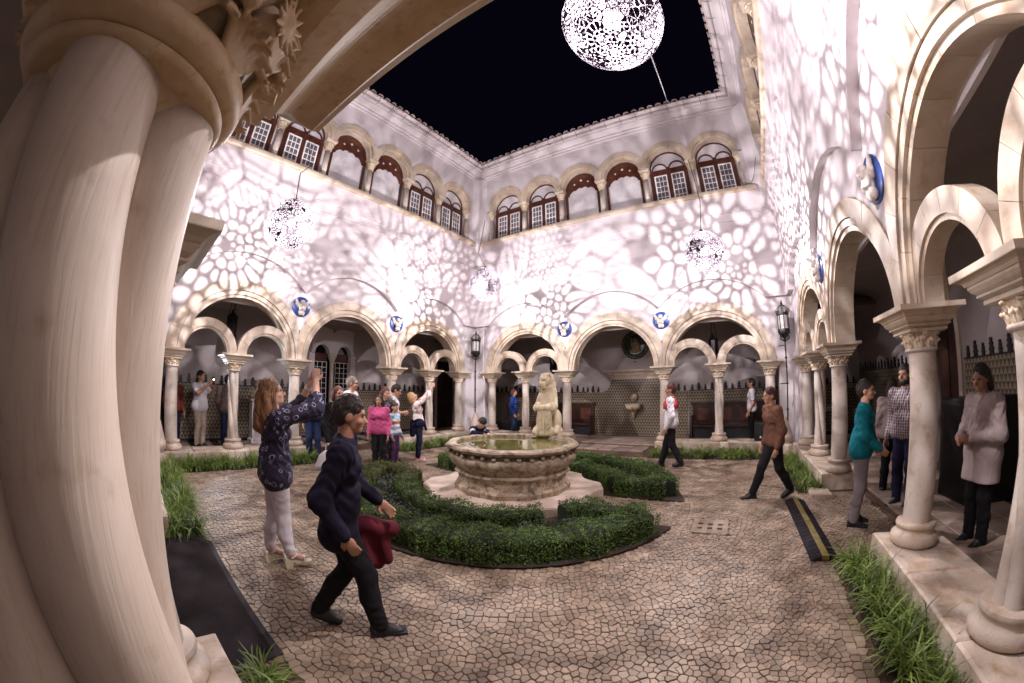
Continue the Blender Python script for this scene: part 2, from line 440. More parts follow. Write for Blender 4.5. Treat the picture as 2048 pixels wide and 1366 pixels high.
def emit(name, col, strength):
    m = bpy.data.materials.new(name); m.use_nodes = True; nt = m.node_tree
    e = nd(nt, 'ShaderNodeEmission'); e.inputs[0].default_value = (*col,1); e.inputs[1].default_value = strength
    nt.links.new(e.outputs[0], nt.nodes['Material Output'].inputs[0]); return m
M['bulb'] = emit('bulb_light', LAMP_COL, 45)
_nt = M['bulb'].node_tree; _t = nd(_nt, 'ShaderNodeBsdfTransparent'); _m = nd(_nt, 'ShaderNodeMixShader'); _m.inputs[0].default_value = .2
_e = [n for n in _nt.nodes if n.type == 'EMISSION'][0]; _nt.links.new(_t.outputs[0], _m.inputs[1]); _nt.links.new(_e.outputs[0], _m.inputs[2]); _nt.links.new(_m.outputs[0], _nt.nodes['Material Output'].inputs[0])
M['flash'] = emit('phone_torch', (.75,.85,1), 60)
M['screen'] = emit('phone_screen', (.35,.45,.9), 1.6)
M['mast'] = emit('mast_light', (.35,.5,.9), .8)
def lace_mat():
    m, nt, b = new_mat('lace_thread')
    b.inputs['Base Color'].default_value = (.030,.025,.030,1); b.inputs['Roughness'].default_value = .85; b.inputs['Specular IOR Level'].default_value = .1
    return m
M['lace'] = lace_mat()
def mat_rug():
    m, nt, b = new_mat('rubber_mat'); v = coords(nt)
    f = noise(nt, v, 2.2, 5); g = noise(nt, v, 160, 2)
    c = mixc(nt, ramp(nt, f, [(.35,(0,0,0)),(.75,(1,1,1))]), (.012,.009,.010), (.036,.027,.027))
    c = mixc(nt, ramp(nt, g, [(.62,(0,0,0)),(.72,(.5,.5,.5))]), c, (.07,.052,.05))
    nt.links.new(c, b.inputs['Base Color']); b.inputs['Roughness'].default_value = .9; b.inputs['Specular IOR Level'].default_value = .08; bump(nt, b, g, .5, .006); return m
M['rug'] = mat_rug()
M['rug_edge'] = simple('mat_border', (.04,.033,.035), .8, var=.3, spec=.15)
M['ramp_black'] = simple('ramp_rubber', (.018,.014,.018), .8, var=.4, scale=14, spec=.15)
M['ramp_yellow'] = simple('ramp_yellow', (.17,.13,.035), .6, var=.35, scale=12)

# ================================================================== SETTING: ground and paving
def thing(name, label, cat, loc=(0,0,0), rz=0.0, group=None):
    return tag(empty(name, loc, rz), label, cat, group, 'thing')

g = MB(); g.box(-14, 24, -24, 14, -.6, -.011); tag(g.obj('ground', M['dirt']), kind='structure')

FC = (5.0, -5.0)                     # centre of the court and of the fountain
R_BED, R_PLAT = 2.58, 1.50
def in_court(x, y):
    if .95 < x < 9.32 and -9.25 < y < -1.22: return True
    s = None
    if (x <= .95 and x > .02) or (x >= 9.32 and x < 10.3): return -6.12 < y < -3.85
    if (y <= -9.25 and y > -9.9): return 4.3 < x < 6.25
    return False
def free(x, y):
    if not in_court(x, y): return False
    dx, dy = x-FC[0], y-FC[1]; r = math.hypot(dx, dy)
    if r < R_PLAT-.12: return False
    if r < R_BED+.07 and abs(dy) > .5: return False
    if 7.82 < x < 8.27 and -5.62 < y < -5.14: return False
    return True
pts = []; fixed = []
for r, n in ((2.69, 245), (2.755, 250), (3.40, 360), (3.458, 366)):
    for k in range(n):
        a = 2*PI*k/n+random.uniform(-.004,.004)
        x, y = FC[0]+r*math.cos(a), FC[1]+r*math.sin(a)
        if r > 3 and (a % (PI/2)) < .25: continue
        if free(x, y): fixed.append((x, y))
for yy in np.arange(-9.2, -1.3, .07):
    for xx in (9.275, 9.20, 1.0, 1.075): fixed.append((xx, yy+random.uniform(-.008,.008)))
for xx in np.arange(1.2, 9.1, .07):
    for yy in (-9.2, -1.27): fixed.append((xx+random.uniform(-.008,.008), yy))
grid = {}
for p in fixed: grid.setdefault((int(p[0]*10), int(p[1]*10)), []).append(p)
def near_fixed(x, y, d=.048):
    for i in (-1,0,1):
        for j in (-1,0,1):
            for q in grid.get((int(x*10)+i, int(y*10)+j), ()):
                if (q[0]-x)**2+(q[1]-y)**2 < d*d: return True
    return False
pts = list(fixed); st = .054
iy = 0
for yy in np.arange(-9.95, -1.1, st*.9):
    iy += 1
    for xx in np.arange(-.05, 10.4, st):
        x = xx+(iy % 2)*st*.5+random.uniform(-.36,.36)*st; y = yy+random.uniform(-.36,.36)*st
        if not near_fixed(x, y): pts.append((x, y))
vec = [Vector(p) for p in pts]
V2, E2, F2, ov, oe, of = geometry.delaunay_2d_cdt(vec, [], [], 0, 1e-6)
def circum(a, b, c):
    d = 2*(a.x*(b.y-c.y)+b.x*(c.y-a.y)+c.x*(a.y-b.y))
    if abs(d) < 1e-12: return (a+b+c)/3
    A, B, C = a.length_squared, b.length_squared, c.length_squared
    return Vector(((A*(b.y-c.y)+B*(c.y-a.y)+C*(a.y-b.y))/d, (A*(c.x-b.x)+B*(a.x-c.x)+C*(b.x-a.x))/d))
cells = {}
for f in F2:
    cc = circum(V2[f[0]], V2[f[1]], V2[f[2]])
    for i in f: cells.setdefault(i, []).append(cc)
paving = tag(empty('courtyard_paving'), kind='structure')
stones = []
for i, cs in cells.items():
    p = V2[i]
    if len(cs) < 4 or not free(p.x, p.y): continue
    if max((c-p).length for c in cs) > .09: continue
    cs = sorted(cs, key=lambda c: math.atan2(c.y-p.y, c.x-p.x))
    out = [cs[0]]
    for c in cs[1:]:
        if (c-out[-1]).length > .0065: out.append(c)
    if len(out) > 3 and (out[0]-out[-1]).length < .012: out.pop()
    if len(out) < 3: continue
    stones.append(((p.x-CAM.x)**2+(p.y-CAM.y)**2, p, out))
stones.sort(key=lambda t: t[0])
def stone_geo(b, p, poly):
    cx = sum(c.x for c in poly)/len(poly); cy = sum(c.y for c in poly)/len(poly)
    z = random.uniform(-.004,.004); tx, ty = random.uniform(-.05,.05), random.uniform(-.05,.05)
    vs = []; n = len(poly)
    for ins, dz in ((.0022, -.045), (.0022, -.004), (.0050, .0)):
        for c in poly:
            d = math.hypot(c.x-cx, c.y-cy); s = max(.2, (d-ins*1.25)/d)
            x, y = cx+(c.x-cx)*s, cy+(c.y-cy)*s
            vs.append((x, y, z+dz+(x-cx)*tx+(y-cy)*ty))
    fs = [tuple(range(2*n, 3*n))]
    for l in range(2):
        for k in range(n): fs.append((l*n+k, l*n+(k+1) % n, (l+1)*n+(k+1) % n, (l+1)*n+k))
    b.add(vs, fs)
view_ok = []
for d, p, poly in stones:
    v = Vector((p.x, p.y, 0))-CAM
    ang = math.degrees(math.acos(v.normalized().dot(F_)))
    hid = p.y < -9.2 or (p.x < 5.75 and p.y < -9.0)
    view_ok.append(ang < 66 and not hid)
near_n = 0; rest = MB()
for (d, p, poly), ok in zip(stones, view_ok):
    if ok and near_n < 295:
        one('cobble', M['cobble'], paving, lambda b: stone_geo(b, p, poly)); near_n += 1
    else: stone_geo(rest, p, poly)
tag(rest.obj('cobble_field', M['cobble'], paving), kind='stuff')

# drain slab with six holes, set in the cobbles
dr = thing('drain_cover', 'square stone drain slab with six square holes set in the cobbles', 'drain cover', (8.045,-5.38,0))
def drain(b):
    xs = [-.215,-.15,-.09,-.03,.03,.09,.15,.215]; ys = [-.235,-.11,-.05,.03,.09,.235]
    for i in range(7):
        for j in range(5):
            if i in (1,3,5) and j in (1,3): continue
            b.box(xs[i], xs[i+1], ys[j], ys[j+1], -.06, .005)
one('slab', M['cobble'], dr, drain)
one('hole_shade', M['black'], dr, lambda b: b.box(-.2,.2,-.2,.2,-.0105,-.008))  # added flat black sheet; shade inside the drain holes is painted

# floors of the four galleries, flag by flag
gf = tag(empty('gallery_floor'), kind='structure')
sub = MB()
for a in ((-2.3,-.4,-12.3,2.3),(-.4,10.4,.34,2.3),(10.4,12.4,-12.3,2.3),(-.4,10.4,-12.3,-10.36)): sub.box(a[0],a[1],a[2],a[3],-.0085,.02)
sub.obj('floor_bed', M['dirt'], gf)
fm = MB(); fm.box(-.195,.195,-.195,.195,0,.03,0,.004); fmesh = fm.mesh('flagstone', M['flag'])
cnt = 0
for (x0,x1,y0,y1) in ((-2.3,-.35,-9.6,2.2),(-.3,10.3,.36,2.25),(10.42,12.3,-9.6,2.2)):
    x = x0+.2
    while x < x1-.1:
        y = y0+.2
        while y < y1-.1:
            if cnt < 296:
                o = link('flagstone', fmesh, gf, T(x,y,.022+random.uniform(-.002,.002))); cnt += 1
            y += .4 if x0 > -1 else .6
        x += .4 if x0 > -1 else .6
# flags in the four passages
for i in range(5):
    for j in range(2):
        link('flagstone', fmesh, gf, T(4.1+i*.42, .0+j*.42-.35, -.012))

# ================================================================== cloister walls (one prototype, four copies)
S0, S1, S2 = .80, 2.12, 3.56
COLS = [S0, S1, S2, 10-S2, 10-S1, 10-S0]
ZI = 2.195                            # top of the imposts
R_IN, R_MID, R_OUT = 1.18, 1.335, 1.55
MAJ = [((S0+S2)/2, R_OUT), (5.0, R_OUT), (10-(S0+S2)/2, R_OUT)]
def extr(s):
    z = None
    for c, r in MAJ:
        if abs(s-c) < r: q = ZI+math.sqrt(r*r-(s-c)**2); z = q if z is None else max(z, q)
    return z
def strip(b, ss, zlo, zhi, df, db, top=False, front=True, mi=0):
    """wall slice facing +y at df, soffit back to db; ends mitred"""
    vs = []; fs = []
    for s in ss:
        a, c = zlo(s), (zhi(s) if callable(zhi) else zhi)
        sf = min(max(s, df), 10-df); sb = min(max(s, db), 10-db) if db > 0 else s
        vs += [(sf,df,a),(sf,df,c),(sb,db,a),(sb,db,c)]
    for i in range(len(ss)-1):
        k = i*4
        fs.append((k,k+4,k+5,k+1)); fs.append((k,k+2,k+6,k+4))
        if top: fs.append((k+1,k+5,k+7,k+3))
    b.add(vs, fs, mi)

wall = empty('cloister_wall')
body = MB(); inner = MB()
# lower wall between the arches, with the piers at both ends
ss = sorted(set([round(x,4) for x in np.linspace(.12,9.88,245)]+[.56,.5601,9.44,9.4399]))
def zlo_low(s):
    if s <= .56 or s >= 9.44: return 0.0
    z = extr(s); return ZI if z is None else z-.02
strip(body, ss, zlo_low, 4.5, .12, -.2)
body.box(.56-.0,.562,-.2,.119,0,ZI); body.box(9.438,9.44,-.2,.119,0,ZI)
body.box(-.2,10.2,-.26,-.2,3.30,4.6)
# inner face above the arches, seen from the gallery
strip(inner, ss, lambda s: (ZI if extr(s) is None else min(extr(s)-.02, 3.4)) if .56 < s < 9.44 else 0.0, 4.5, -.205, -.2)
# jettied face over blind arches
CB = [((S0+S2)/2, 1.40), (5.0, 1.40), (10-(S0+S2)/2, 1.40)]
def zblind(s):
    for c, h in CB:
        if abs(s-c) < h: return 2.42+math.sqrt(1.93**2-(s-c)**2)-.01
    return 3.74
sb = sorted(set([round(x,4) for x in np.linspace(.22,9.78,281)]+[round(c+q*h,4) for c,h in CB for q in (-1,-.9999,.9999,1)]))
strip(body, sb, zblind, 5.82, .24, .12)
s2_ = list(np.linspace(.24,9.76,5))
strip(body, s2_, lambda s: 5.82, 6.05, .275, .24)
strip(body, s2_, lambda s: 6.05, 6.74, .315, .275, top=True)
body.box(.2,9.8,-.3,.27,6.60,6.735)
# upper wall with six round-headed openings
WC = [5+(i-2.5)*1.42 for i in range(6)]
ZS = 7.97
def zup(s):
    for c in WC:
        if abs(s-c) < .70: return ZS+math.sqrt(.70**2-(s-c)**2)
    return ZS if WC[0]-.71 < s < WC[-1]+.71 else 6.7
su = sorted(set([round(x,4) for x in np.linspace(.24,9.76,241)]+[round(c+q,4) for c in WC for q in (-.70,-.6999,.6999,.70)]))
strip(body, su, zup, 9.45, .25, -.1)
for k in range(7):
    x = 5+(k-3)*1.42; body.box(x-.13, x+.13, -.16, -.06, 6.735, ZS+.3)
body.box(.2,10-.2,-.36,-.30,6.6,9.6)
body.obj('masonry', M['plaster'], wall); inner.obj('inner_face', M['shaded_plaster'], wall)
# cornice
def cornice(b):
    prof = [(.25,9.36),(.31,9.36),(.31,9.42),(.36,9.44),(.36,9.50),(.44,9.56),(.50,9.62),(.50,9.66),(.56,9.68),(.56,9.74),(-.3,9.75)]
    vs = []; n = len(prof)
    for (d,z) in prof: vs.append((d if d > 0 else -.3, d, z))
    for (d,z) in prof: vs.append((10-(d if d > 0 else -.3), d, z))
    b.add(vs, [(i,i+1,n+i+1,n+i) for i in range(n-1)])
one('cornice', M['plaster'], wall, cornice)
def sill_piece(i):
    a, c = .5+i*1.5, .5+(i+1)*1.5
    def f(b): b.loft_rect([(a+.002,c-.002,.22,.37,6.60),(a+.002,c-.002,.22,.40,6.63),(a+.002,c-.002,.22,.40,6.69),(a+.002,c-.002,.22,.375,6.745)])
    return f
for i in range(6): one('sill', M['arch_stone'], wall, sill_piece(i))
# gutter and its hooks
def gutter(b):
    n = 7
    for (a,c) in ((.62,9.38),):
        vs = []
        for x in (a,c):
            for k in range(n):
                q = PI+PI*k/(n-1); vs.append((x, .62+.065*math.cos(q), 9.80+.065*math.sin(q)))
        b.add(vs, [(k,k+1,n+k+1,n+k) for k in range(n-1)])
        vs2 = [(x, y*1.0, z) for (x,y,z) in vs]
one('gutter', M['plaster'], wall, gutter)
hk = MB(); hk.tube([(0,.70,9.81),(0,.69,9.73),(0,.62,9.69),(0,.52,9.66),(0,.47,9.70),(0,.50,9.745)], .006, 4)
hkm = hk.mesh('gutter_hook', M['iron'])
for i in range(17): link('gutter_hook', hkm, wall, T(.9+i*.51,0,0))
# voussoirs of the three large arches (outer and inner order) and of the small arches
def voussoirs(cx, xlo, xhi):
    n = 11
    for i in range(n):
        a0, a1 = PI*i/n, PI*(i+1)/n
        g_ = .0022/1.4
        pr = random.uniform(-.003,.004)
        one('voussoir', M['arch_stone'], wall, lambda b: b.arch(cx, ZI+.002, R_MID, R_OUT, a0+g_, a1-g_, -.2, .145+pr, 5, 0, xlo, xhi))
    n = 9
    for i in range(n):
        a0, a1 = PI*i/n, PI*(i+1)/n; g_ = .002/1.2
        def inner(b):
            b.arch(cx, ZI+.002, R_IN+.06, R_MID-.012, a0+g_, a1-g_, -.22, .125, 5)
            b.arch(cx, ZI+.002, R_IN, R_IN+.06, a0+g_, a1-g_, -.235, .088, 5)
        one('voussoir', M['arch_stone'], wall, inner)
    one('joint_bed', M['marble_warm'], wall, lambda b: b.arch(cx, ZI+.002, R_IN+.015, R_OUT-.01, 0, PI, -.19, .07, 24, 0, xlo, xhi))
voussoirs((S0+S2)/2, S0-.24, S2-.001); voussoirs(5.0, S2+.001, 10-S2-.001); voussoirs(10-(S0+S2)/2, 10-S2+.001, 10-S0+.24)
for c in ((S0+S1)/2+.015, (S1+S2)/2-.015, 10-(S1+S2)/2+.015, 10-(S0+S1)/2-.015):
    for i in range(7):
        a0, a1 = PI*i/7, PI*(i+1)/7
        def sm(b):
            b.arch(c, ZI+.002, .50, .675, a0+.003, a1-.003, -.12, .075, 5)
            b.arch(c, ZI+.002, .455, .50, a0+.003, a1-.003, -.14, .05, 5)
        one('voussoir', M['arch_stone'], wall, sm)
    one('joint_bed', M['marble_warm'], wall, lambda b: b.arch(c, ZI+.002, .47, .665, 0, PI, -.11, .04, 16))
# stone rings of the upper openings
for ci, c in enumerate(WC):
    for i in range(5):
        a0, a1 = PI*i/5, PI*(i+1)/5
        def ring(b):
            b.arch(c, ZS, .63, .80, a0+.002, a1-.002, -.1, .275, 4, 0, c-.709, c+.709)
            b.arch(c, ZS, .56, .63, a0+.002, a1-.002, -.1, .215, 4)
        one('voussoir', M['arch_stone'], wall, ring)
def corner(b):
    b.add([(.24,.62,6.74),(.62,.24,6.74),(.62,.24,9.4),(.24,.62,9.4)],[(0,1,2,3)])
    b.add([(.24,.50,5.9),(.50,.24,5.9),(.50,.24,6.74),(.24,.50,6.74)],[(0,1,2,3)])
    b.add([(.24,.62,6.74),(.62,.24,6.74),(.50,.24,6.74),(.24,.50,6.74)],[(0,1,2,3)])
one('corner_strip', M['plaster'], wall, corner)
# the little columns between the upper openings
wcol = empty('window_column'); wcol.parent = wall
wprof_b = [(.125,6.745),(.125,6.775),(.105,6.80),(.115,6.82),(.09,6.85)]
wshaft = MB(); wshaft.lathe([(.082,6.85),(.080,7.2),(.076,7.66)], 14)
wbase = MB(); wbase.box(-.13,.13,-.13,.13,6.735,6.765); wbase.lathe([(.125,6.765),(.13,6.785),(.105,6.81),(.11,6.83),(.085,6.855)],16)
wcap = MB(); wcap.lathe([(.09,7.655),(.098,7.67),(.085,7.69),(.10,7.74),(.135,7.84)], 24, mod=lambda r,z,a: r+(.012*math.cos(8*a)+.006*math.cos(16*a+z*40) if 7.69 < z else 0))
wcap.lathe([(.13,7.80),(.15,7.85),(.12,7.86)], 8)
wab = MB(); wab.loft_rect([(-.13,.13,-.13,.13,7.86),(-.165,.165,-.16,.16,7.92),(-.165,.165,-.16,.16,7.965)])
ms = [wshaft.mesh('shaft', M['marble'], True), wbase.mesh('base', M['marble'], True, 40), wcap.mesh('capital', M['marble_warm'], True), wab.mesh('abacus', M['arch_stone'])]
for k in range(7):
    wc = wcol if k == 0 else link('window_column', None, wall)
    wc.location = (5+(k-3)*1.42, .09, 0)
    for me in ms: link(me.name.split('.')[0], me, wc)
# windows
def clip_half(b, r0, x0, x1, z0, z1, step, y, t, inside):
    """diagonal lattice bars clipped to a region"""
    for sg in (1,-1):
        for c in np.arange(-4, 4, step):
            seg = []; n = 60
            for i in range(n+1):
                x = x0+(x1-x0)*i/n; z = z0+sg*(x-x0)+c
                seg.append((x,z) if inside(x,z) and z0 <= z <= z1 else None)
            run = []
            for q in seg+[None]:
                if q is None:
                    if len(run) > 1:
                        (xa,za),(xb,zb) = run[0],run[-1]; h = t*.707
                        yy = y+(.0 if sg > 0 else .006)
                        b.add([(xa-h,yy,za+sg*h),(xa+h,yy,za-sg*h),(xb+h,yy,zb-sg*h),(xb-h,yy,zb+sg*h)],[(0,1,2,3)])
                        b.add([(xa-h,yy-.006,za+sg*h),(xa+h,yy-.006,za-sg*h),(xb+h,yy-.006,zb-sg*h),(xb-h,yy-.006,zb+sg*h)],[(3,2,1,0)])
                    run = []
                else: run.append(q)
RW = .575
pane_m = None
def wframe(b):
    b.arch(0, ZS, RW-.055, RW, 0, PI, -.06, .02, 14)
    b.box(-RW,-RW+.055,-.06,.02,6.74,ZS); b.box(RW-.055,RW,-.06,.02,6.74,ZS)
def wood_w(b):
    wframe(b)
    b.box(-RW+.05,RW-.05,-.05,.03,ZS-.20,ZS-.04); b.box(-RW+.05,RW-.05,-.05,.045,ZS-.10,ZS-.06)
    b.box(-.05,.05,-.05,.025,6.74,ZS-.19); b.box(-RW+.05,-RW+.09,-.05,.015,6.74,ZS-.19); b.box(RW-.09,RW-.05,-.05,.015,6.74,ZS-.19)
    for cx in (-.26,.26): b.arch(cx, ZS-.045, .205, .245, 0, PI, -.05, .02, 10)
    b.box(-.03,.03,-.05,.02,ZS-.05,ZS+.03)
def lat_w(b):
    clip_half(b, 0, -.55, .55, ZS-.05, ZS+.55, .05, -.01, .011, lambda x,z: x*x+max(0,z-ZS)**2 < .53**2)
def casement(b):
    w_, h0, h1 = .195, 6.78, ZS-.22
    b.box(-w_,-w_+.035,-.03,.012,h0,h1); b.box(w_-.035,w_,-.03,.012,h0,h1)
    b.box(-w_+.035,w_-.035,-.03,.011,h0,h0+.06); b.box(-w_+.035,w_-.035,-.03,.011,h1-.035,h1)
    for i in (1,2): x = -w_+.035+(2*w_-.07)*i/3; b.box(x-.008,x+.008,-.02,.008,h0+.06,h1-.035)
    for i in range(1,5): z = h0+.06+(h1-h0-.095)*i/5; b.box(-w_+.035,w_-.035,-.02,.006,z-.008,z+.008)
case_m = MB(); casement(case_m); case_m = case_m.mesh('casement', M['white_paint'])
pw, ph = (2*.195-.07)/3, (ZS-.22-6.78-.095)/5
pm = MB(); pm.box(-pw/2,pw/2,-.004,.004,-ph/2,ph/2); pane_m = pm.mesh('pane', M['pane'])
def valance(b):
    # boarded head with a scalloped lower edge
    n = 44; vs = []
    def low(x):
        ax = abs(x)
        return ZS+.02-.18*(ax/.52)**1.6+.045*abs(math.sin(x*14.5)) - (.08 if ax > .44 else 0)
    xs = np.linspace(-.535,.535,n+1)
    for x in xs:
        t = ZS+math.sqrt(max(0,.54**2-x*x)); l = min(low(x), t-.002)
        for y in (-.03,.01): vs += [(x,y,l),(x,y,t)]
    fs = []
    for i in range(n):
        k = i*4; fs += [(k,k+4,k+5,k+1),(k+2,k+3,k+7,k+6),(k,k+2,k+6,k+4)]
    b.add(vs, fs)
    wframe(b)
def star(cx, cz, r):
    def f(b):
        p = []
        for k in range(8): q = PI/4*k; rr = r if k % 2 == 0 else r*.42; p.append((cx+rr*math.cos(q), cz+rr*math.sin(q)))
        b.prism(p, .011, .014)
    return f
def lat_l(b):
    clip_half(b, 0, -.53, .53, 6.75, ZS+.35, .052, -.045, .0125, lambda x,z: abs(x) < .525 and (z < ZS or x*x+(z-ZS)**2 < .52**2))
protoW = empty('window'); protoW.parent = wall
one('frame', M['wood'], protoW, wood_w); one('lattice', M['lattice'], protoW, lat_w)
one('blind', M['pane'], protoW, lambda b: b.prism([(.55*math.cos(PI*k/12), ZS+.55*math.sin(PI*k/12)) for k in range(13)]+[(-.55,6.75),(.55,6.75)], -.15, -.13))
for cx in (-.258,.258): link('casement', case_m, protoW, T(cx,0,0))
for cx in (-.258,.258):
    for i in range(3):
        for j in range(5):
            link('pane', pane_m, protoW, T(cx+(i-1)*pw, -.012, 6.84+ph*(j+.5)))
protoL = empty('window'); protoL.parent = wall
one('valance', M['wood'], protoL, valance); [one('star_hole', M['lattice'], protoL, star(*q)) for q in ((-.24,ZS+.20,.045),(0,ZS+.30,.055),(.24,ZS+.20,.045))]; one('lattice', M['lattice'], protoL, lat_l)
one('blind', M['pane'], protoL, lambda b: b.prism([(.55*math.cos(PI*k/12), ZS+.55*math.sin(PI*k/12)) for k in range(13)]+[(-.55,6.75),(.55,6.75)], -.15, -.13))
usedW = usedL = False
for i, c in enumerate(WC):
    if i in (2,3):
        o = protoL if not usedL else copy_tree(protoL, wall); usedL = True
    else:
        o = protoW if not usedW else copy_tree(protoW, wall); usedW = True
    o.location = (c, .0, 0)

WALLS = []
for nm, loc, rz, lab in (
    ('A', (0,0,0), -PI/2, 'white two-storey cloister wall behind the woman in the paisley blouse, left of the inner corner'),
    ('B', (10,0,0), PI, 'white two-storey cloister wall behind the lion fountain, right of the inner corner'),
    ('C', (10,-10,0), PI/2, 'tall white cloister wall at the right edge, seen at a steep slant'),
    ('D', (0,-9.92,0), 0.0, 'cloister wall the picture is taken from, rising over the fluted twin pillar')):
    o = wall if nm == 'A' else copy_tree(wall, None, ('window','gutter_hook') if nm == 'D' else ())
    o.location = loc; o.rotation_euler = (0,0,rz); tag(o, lab, 'wall', 'walls round the cloister court', 'thing'); WALLS.append(o)
    if nm == 'D': o.scale = (1,1,1.056)

# roofs with tiled eaves
rt = MB(); n = 6; vs = []
for j,(y,z,r) in enumerate(((.76,9.80,.095),(-.1,10.12,.085))):
    for k in range(n+1):
        q = PI*k/n; vs.append((r*math.cos(q), y, z+r*.85*math.sin(q)))
    for k in range(n+1):
        q = PI*k/n; vs.append(((r-.018)*math.cos(q), y, z+(r-.018)*.85*math.sin(q)))
N_ = n+1; fs = []
for k in range(n): fs += [(k,k+1,2*N_+k+1,2*N_+k),(N_+k,2*N_+N_+k,2*N_+N_+k+1,N_+k+1),(k,N_+k,N_+k+1,k+1)]
rt.add(vs, fs); rtm = rt.mesh('roof_tile', M['rooftile'], True, 50)
def roof_sheet(b):
    b.add([(.72,.72,9.80),(9.28,.72,9.80),(12.3,-2.3,11.0),(-2.3,-2.3,11.0)],[(0,1,2,3)])
    b.add([(.72,.72,9.77),(9.28,.72,9.77),(10.3,-.3,9.745),(-.3,-.3,9.745)],[(3,2,1,0)])
    b.add([(.72,.72,9.77),(9.28,.72,9.77),(9.28,.72,9.80),(.72,.72,9.80)],[(0,1,2,3)])
    b.add([(-2.3,-2.3,11.0),(12.3,-2.3,11.0),(12.3,-2.47,3.95),(-2.3,-2.47,3.95)],[(0,1,2,3)])
roofs = []
for nm, loc, rz, lab in (('A',(0,0,0),-PI/2,'pantiled roof edge above the wall left of the inner corner'),('B',(10,0,0),PI,'pantiled roof edge with the mast behind it, right of the inner corner'),
                         ('C',(10,-10,0),PI/2,'pantiled roof edge running steeply out of the top right'),('D',(0,-9.92,.55),0.0,'roof above the near gallery, over the fluted twin pillar')):
    r = thing('roof', lab, 'roof', loc, rz, 'roofs round the court'); roofs.append(r)
    one('roof_deck', M['rooftile'], r, roof_sheet)
    if nm == 'D': continue
    for i in range(33): link('roof_tile', rtm, r, T(.85+i*.26,0,random.uniform(-.006,.006)) @ RZ(random.uniform(-.02,.02)))
# ================================================================== galleries behind the arches
ceil_ = MB()
def gal(b):
    # cove + flat ceiling over y in [-2.3,-.2]
    pr = [(-2.3,3.50),(-2.25,3.62),(-2.1,3.72),(-1.8,3.78),(-1.25,3.80),(-.8,3.76),(-.5,3.64),(-.26,3.42)]
    vs = [(-2.3,y,z) for y,z in pr]+[(12.3,y,z) for y,z in pr]; n = len(pr)
    b.add(vs, [(i,n+i,n+i+1,i+1) for i in range(n-1)])
    b.add([(-2.3,-2.3,3.9),(12.3,-2.3,3.9),(12.3,.1,3.9),(-2.3,.1,3.9)],[(0,1,2,3)])
gm = MB(); gal(gm); gmesh = gm.mesh('gallery_vault', M['shaded_plaster'], True, 60)
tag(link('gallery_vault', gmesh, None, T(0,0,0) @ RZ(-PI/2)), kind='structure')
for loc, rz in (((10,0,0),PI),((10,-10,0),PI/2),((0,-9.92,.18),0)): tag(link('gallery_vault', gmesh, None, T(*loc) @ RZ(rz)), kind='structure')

FROWS = [(0,.045),(.02,.030),(.045,.052),(.065,.024),(.085,.040),(.105,.018),(.12,.028),(.135,.012)]
def finial_mesh(h):
    b = MB(); p = []
    for z,x in FROWS: p.append((x*h, z*h*1.35))
    poly = p+[(-x,z) for x,z in reversed(p)]
    b.prism(poly, -.012, .012); return b.mesh('finial', M['finial'])
fin_a, fin_b = finial_mesh(1.25), finial_mesh(.95)
def dado(nm, label, loc, rz, runs, top, thick=.03):
    """tiled wainscot along local x, facing +y, with stacked dark cresting pieces"""
    t = thing('tiled_dado', label, 'tiled wainscot', loc, rz, 'tiled wainscots of the galleries')
    i = 0
    for (a,c) in runs:
        one('tile_panel', M['tile'], t, lambda b: b.box(a,c,0,thick,.1,top))
        one('tile_border', M['finial'], t, lambda b: b.box(a,c,0,thick+.012,top,top+.025))
        one('skirting', M['finial'], t, lambda b: b.box(a,c,0,thick+.015,0,.1))
        n = max(1, int((c-a)/.215))
        for k in range(n):
            link('finial', fin_a if k % 2 else fin_b, t, T(a+(k+.5)*(c-a)/n, .015, top+.024))
    return t
def backwall(label, loc, rz, openings):
    """outer wall of a gallery; openings: (x0, x1, z1) door holes"""
    t = thing('gallery_wall', label, 'wall', loc, rz, 'outer walls of the galleries')
    def f(b):
        x = -2.32
        for a,c,z in sorted(openings):
            b.box(x,a,-.3,0,0,4); b.box(a,c,-.3,0,z,4); x = c
        b.box(x,12.32,-.3,0,0,4)
    one('masonry', M['shaded_plaster'], t, f); return t
backwall('plain white inner gallery wall behind the left arcade, with the twin-arched window', (-2.3,0,0), -PI/2, [(3.46,4.94,3.35),(-1.5,-.42,2.75),(9.05,9.75,2.55)])
backwall('white inner gallery wall behind the lion, with the round relief and the tile panel', (10,2.3,0), PI, [])
backwall('white inner gallery wall behind the right-hand columns', (12.3,-10,0), PI/2, [(6.6,7.6,2.6)])
backwall('inner gallery wall behind the photographer', (0,-12.3,0), 0, [])
# dark doors
def door(label, loc, rz, w_, h):
    t = thing('wooden_door', label, 'door', loc, rz)
    one('leaf', M['bench'], t, lambda b: b.box(-w_/2,w_/2,-.2,-.14,0,h))
    for sx in (-1,1):
        for z0,z1 in ((.15,h*.4),(h*.45,h*.93)):
            one('panel', M['bench'], t, lambda b: b.loft_rect([(sx*w_/4-w_*.19,sx*w_/4+w_*.19,-.14,-.139,0),(sx*w_/4-w_*.17,sx*w_/4+w_*.17,-.14,-.12,.01)]) if 0 else b.box(sx*w_/4-w_*.18,sx*w_/4+w_*.18,-.14,-.115,z0,z1,0,.012))
    one('door_frame', M['arch_stone'], t, lambda b: (b.box(-w_/2-.12,-w_/2-.002,-.1,.04,0,h+.12), b.box(w_/2+.002,w_/2+.12,-.1,.04,0,h+.12), b.box(-w_/2-.002,w_/2+.002,-.1,.039,h+.002,h+.12)))
    return t
door('tall dark wooden door in the corner, right of the blonde woman', (-2.3,.96,0), -PI/2, 1.06, 2.72)
